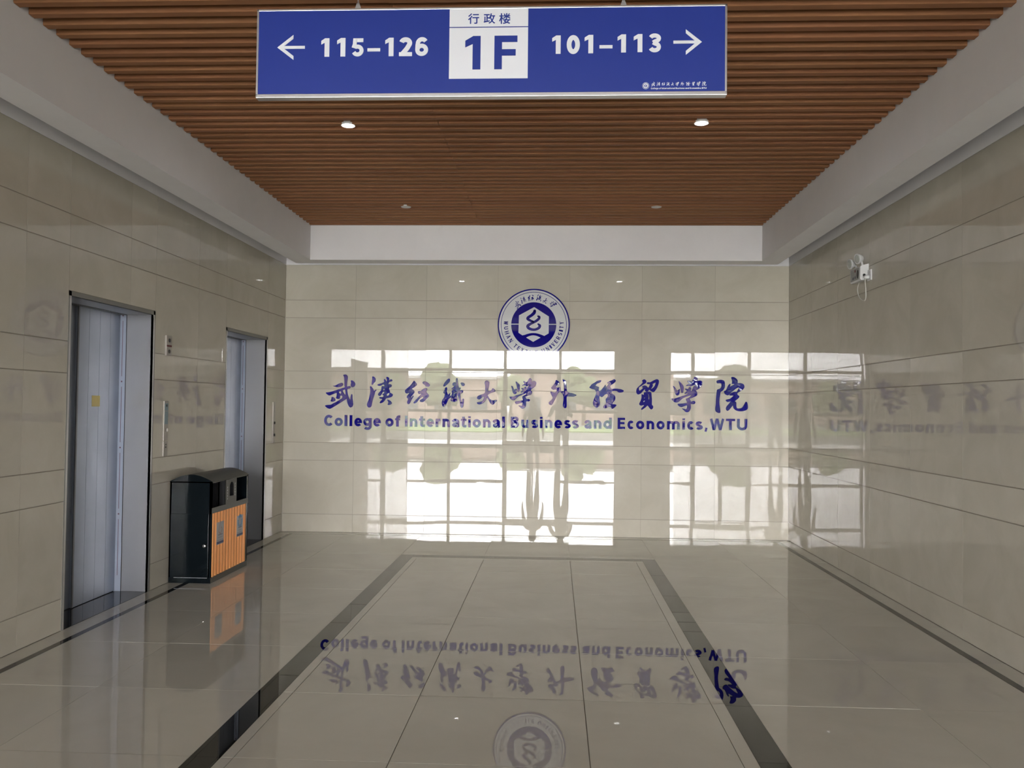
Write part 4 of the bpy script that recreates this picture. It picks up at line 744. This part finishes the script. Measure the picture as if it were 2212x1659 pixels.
# ------------------------------------------------------------------ emergency light, socket, cable on the right wall
el = thing('emergency_light', 'white twin-head emergency light high on the right wall', 'light', (5.6, -2.31, 2.49))
MB().prism([(5.6, 2.497), (5.6, 2.625), (5.542, 2.612), (5.530, 2.60), (5.530, 2.497), (5.540, 2.488)], 'y', -2.430, -2.185).build('body', PLASTW, el, bevel=.003)
fp = MB().box(5.5285, 5.5305, -2.405, -2.200, 2.50, 2.597).build('front_panel', PLASTG, el)
def odisc(yc, zc, ry, rz, x0, x1): return MB().prism([(yc + ry * math.cos(a * math.pi / 12), zc + rz * math.sin(a * math.pi / 12)) for a in range(24)], 'x', x0, x1)
odisc(-2.375, 2.545, .020, .034, 5.5265, 5.529).build('speaker_grille', BLACKP, fp)
odisc(-2.315, 2.578, .010, .011, 5.526, 5.529).build('test_button', REDL, fp); odisc(-2.265, 2.570, .008, .009, 5.527, 5.529).build('indicator', PLASTG, fp)
m_ = MB(); m_.box(5.5275, 5.529, -2.33, -2.30, 2.515, 2.535).box(5.5275, 5.529, -2.285, -2.25, 2.512, 2.532); m_.build('rating_label', PRGREY, fp)
def head(yc, zc, xc, face):
    d = Vector(face).normalized(); c = Vector((xc, yc, zc)); back = c - d * .052
    h = MB().tube([c, c - d * .006, c - d * .025, c - d * .045, back], [.042, .041, .036, .024, .008], 24).build('lamp_head', PLASTW, el, smooth=True)
    MB().tube([c + d * .0012, c + d * .004, c + d * .007], [.037, .032, .012], 24).build('lens', LENS, h, smooth=True)
    MB().tube([c + d * .002, c - d * .008], [.0435, .0435], 24).build('rim', PLASTW, h)
    fx = Vector((5.565, yc - .012, 2.615)); MB().tube([c - d * .035, (c - d * .035) * .4 + fx * .6 + Vector((0, -.004, .004)), fx], [.008, .007, .010], 10).build('swivel', PLASTW, h)
head(-2.365, 2.672, 5.528, (-.95, -.22, -.16)); head(-2.235, 2.650, 5.510, (-.97, -.15, -.16))
so = thing('wall_socket', 'white square wall socket right of the emergency light', 'socket', (5.6, -2.455, 2.48))
MB().box(5.589, 5.6, -2.500, -2.414, 2.481, 2.567).build('cover_plate', PLASTW, so, bevel=.002)
m_ = MB(); 
for yy in (-2.475, -2.44): m_.box(5.5882, 5.5892, yy, yy + .003, 2.542, 2.552)
m_.build('slots', BLACKP, so)
pc = thing('power_cord', 'cream power cord looping from the emergency light to the socket', 'cord', (5.58, -2.45, 2.51))
MB().tube([(5.589, -2.462, 2.508), (5.572, -2.462, 2.508), (5.558, -2.462, 2.506), (5.550, -2.462, 2.500)], [.017, .019, .015, .008], 16).build('plug', PLASTW, pc, smooth=True)
pts = [(5.56, -2.462, 2.50), (5.558, -2.462, 2.470), (5.565, -2.455, 2.43), (5.57, -2.443, 2.391), (5.572, -2.440, 2.355), (5.572, -2.432, 2.334), (5.572, -2.410, 2.323), (5.572, -2.375, 2.328), (5.572, -2.34, 2.340), (5.572, -2.29, 2.365), (5.572, -2.262, 2.391), (5.572, -2.243, 2.434), (5.572, -2.265, 2.474), (5.570, -2.33, 2.505), (5.565, -2.405, 2.522), (5.562, -2.429, 2.528)]
MB().tube(fine([p for p in pts], 4), .0042, 8).build('cable', CABLE, pc, smooth=True)
MB().tube([(5.561, -2.4295, 2.530), (5.561, -2.4335, 2.530)], .011, 14).build('grommet', BLACKP, pc)

# ------------------------------------------------------------------ the two people mirrored in the back wall
SKIN = mat('skin', (.42, .27, .20), .5); HAIR = mat('black_hair', (.012, .010, .010), .5)
def person(x, y, H, lab, shirt, trousers, arms, longhair=False):
    P = thing('person', lab, 'person', (x, y, 0)); k = H / 1.75
    V = []; Ed = []; Rd = []
    def v(p, r, par=None):
        V.append((x + p[0] * k, y + p[1] * k, p[2] * k)); Rd.append(r * k if isinstance(r, float) else (r[0] * k, r[1] * k))
        if par is not None: Ed.append((par, len(V) - 1))
        return len(V) - 1
    root = v((0, 0, .95), (.155, .11)); w = v((0, 0, 1.10), (.135, .095), root); c = v((0, .005, 1.28), (.16, .11), w); s = v((0, -.005, 1.42), (.12, .08), c)
    n = v((0, .005, 1.50), .052, s); h0 = v((0, .02, 1.565), .072, n); h1 = v((0, .02, 1.64), (.078, .094), h0); h2 = v((0, .01, 1.70), (.062, .075), h1)
    hands = []
    for sd in (-1, 1):
        a = v((sd * .17, -.005, 1.40), .058, s); el_, wr, hd = arms[0 if sd < 0 else 1]
        e = v(el_, .042, a); q = v(wr, .028, e); d = (Vector(hd) - Vector(wr)).normalized(); sdv = d.cross(Vector((0, 0, 1))); sdv = sdv.normalized() if sdv.length > .2 else Vector((1, 0, 0)); upv = sdv.cross(d)
        pm = v(tuple(Vector(wr) + d * .055), (.040, .018), q); hands.append(Vector(V[pm]))
        for f_ in range(4):
            b0 = Vector(wr) + d * .085 + upv * (.027 - .018 * f_); L_ = (.068, .078, .072, .055)[f_]
            i1 = v(tuple(b0), .0095, pm); i2 = v(tuple(b0 + d * L_ * .5 + sdv * -.008 * sd), .0085, i1); v(tuple(b0 + d * L_ * .85 + sdv * -.028 * sd), .0072, i2)
        b0 = Vector(wr) + d * .03 + upv * .034; i1 = v(tuple(b0), .0115, pm); v(tuple(b0 + d * .045 + upv * .018 - sdv * .01 * sd), .0088, i1)
        hp = v((sd * .095, 0, .88), .088, root); kn = v((sd * .105, .01, .49), .058, hp); an = v((sd * .11, -.02, .09), .040, kn); v((sd * .125, .10, .045), (.042, .035), an)
    me = bpy.data.meshes.new('body'); me.from_pydata(V, Ed, []); o = bpy.data.objects.new('body', me); C.objects.link(o)
    m = o.modifiers.new('s', 'SKIN'); m.use_smooth_shade = True
    for i, sv in enumerate(me.skin_vertices[0].data): r = Rd[i]; sv.radius = r if isinstance(r, tuple) else (r, r)
    me.skin_vertices[0].data[0].use_root = True
    m2 = o.modifiers.new('u', 'SUBSURF'); m2.levels = 1
    r_ = bpy.data.meshes.new_from_object(o.evaluated_get(bpy.context.evaluated_depsgraph_get())); bpy.data.objects.remove(o)
    SH = mat('shirt', shirt, .8); TR = mat('trousers', trousers, .85); BT = mat('shoes', (.03, .03, .03), .5)
    r_.materials.clear()
    for q in (SKIN, SH, TR, BT): r_.materials.append(q)
    for f in r_.polygons:
        c_ = f.center; z = c_.z / k; mi = 1
        if z > 1.475: mi = 0
        elif z < .10: mi = 3
        elif z < .98 and abs(c_.x - x) < .24 * k and min((c_ - hh).length for hh in hands) > .18: mi = 2
        if min((c_ - hh).length for hh in hands) < .125: mi = 0
        f.material_index = mi; f.use_smooth = True
    r_.transform(Matrix.Translation((-x, -y, 0))); r_.name = 'body'; link('body', r_, P)
    def ell(cx, cy_, cz, a, b, c__, name, mm, cut=None, u=20, w=14):
        bm = bmesh.new(); bmesh.ops.create_uvsphere(bm, u_segments=u, v_segments=w, radius=1)
        for q in bm.verts: q.co = Vector((cx + q.co.x * a, cy_ + q.co.y * b, cz + q.co.z * c__)) * k
        if cut: bmesh.ops.delete(bm, geom=[q for q in bm.verts if cut(q.co / k)], context='VERTS')
        mq = bpy.data.meshes.new(name); bm.to_mesh(mq); bm.free(); mq.materials.append(mm)
        for p_ in mq.polygons: p_.use_smooth = True
        return link(name, mq, P)
    ell(0, .008, 1.668, .090, .108, .100, 'hair', HAIR, lambda q: q.y > .055 and q.z < 1.70 or q.z < 1.60)
    if longhair: ell(0, -.05, 1.55, .088, .05, .15, 'hair_length', HAIR)
    for sd in (-1, 1):
        ell(sd * .031, .103, 1.655, .013, .008, .008, 'eye', mat('eye_white', (.7, .7, .68), .2)); ell(sd * .031, .110, 1.655, .006, .003, .006, 'iris', HAIR); ell(sd * .086, .015, 1.64, .010, .020, .032, 'ear', SKIN)
    ell(0, .118, 1.628, .013, .018, .020, 'nose', SKIN); ell(0, .103, 1.588, .024, .010, .008, 'mouth', mat('lips', (.35, .14, .12), .4))
    return P, k
down = lambda sd: ((sd * .23, -.03, 1.13), (sd * .25, .05, .90), (sd * .25, .08, .80))
person(3.20, -10.10, 1.79, 'person in a dark grey top behind the camera, both hands raising a phone, seen mirrored', (.05, .05, .06), (.03, .035, .05),
       [((-.27, .06, 1.18), (-.16, .27, 1.33), (-.10, .34, 1.39)), ((.23, .06, 1.18), (.04, .27, 1.33), (-.01, .34, 1.39))])
person(2.56, -10.15, 1.62, 'shorter person in a pale top standing left of the phone holder, seen mirrored', (.30, .30, .32), (.05, .05, .07), [down(-1), down(1)], True)
ph = thing('phone', 'black phone held up by the person behind the camera', 'phone', (3.13, -9.73, 1.42))
MB().box(3.06, 3.205, -9.735, -9.727, 1.385, 1.458).build('case', BLACKP, ph, bevel=.003)
MB().box(3.066, 3.199, -9.7362, -9.735, 1.390, 1.453).build('screen', mat('phone_screen', (.02, .02, .03), .08), ph)
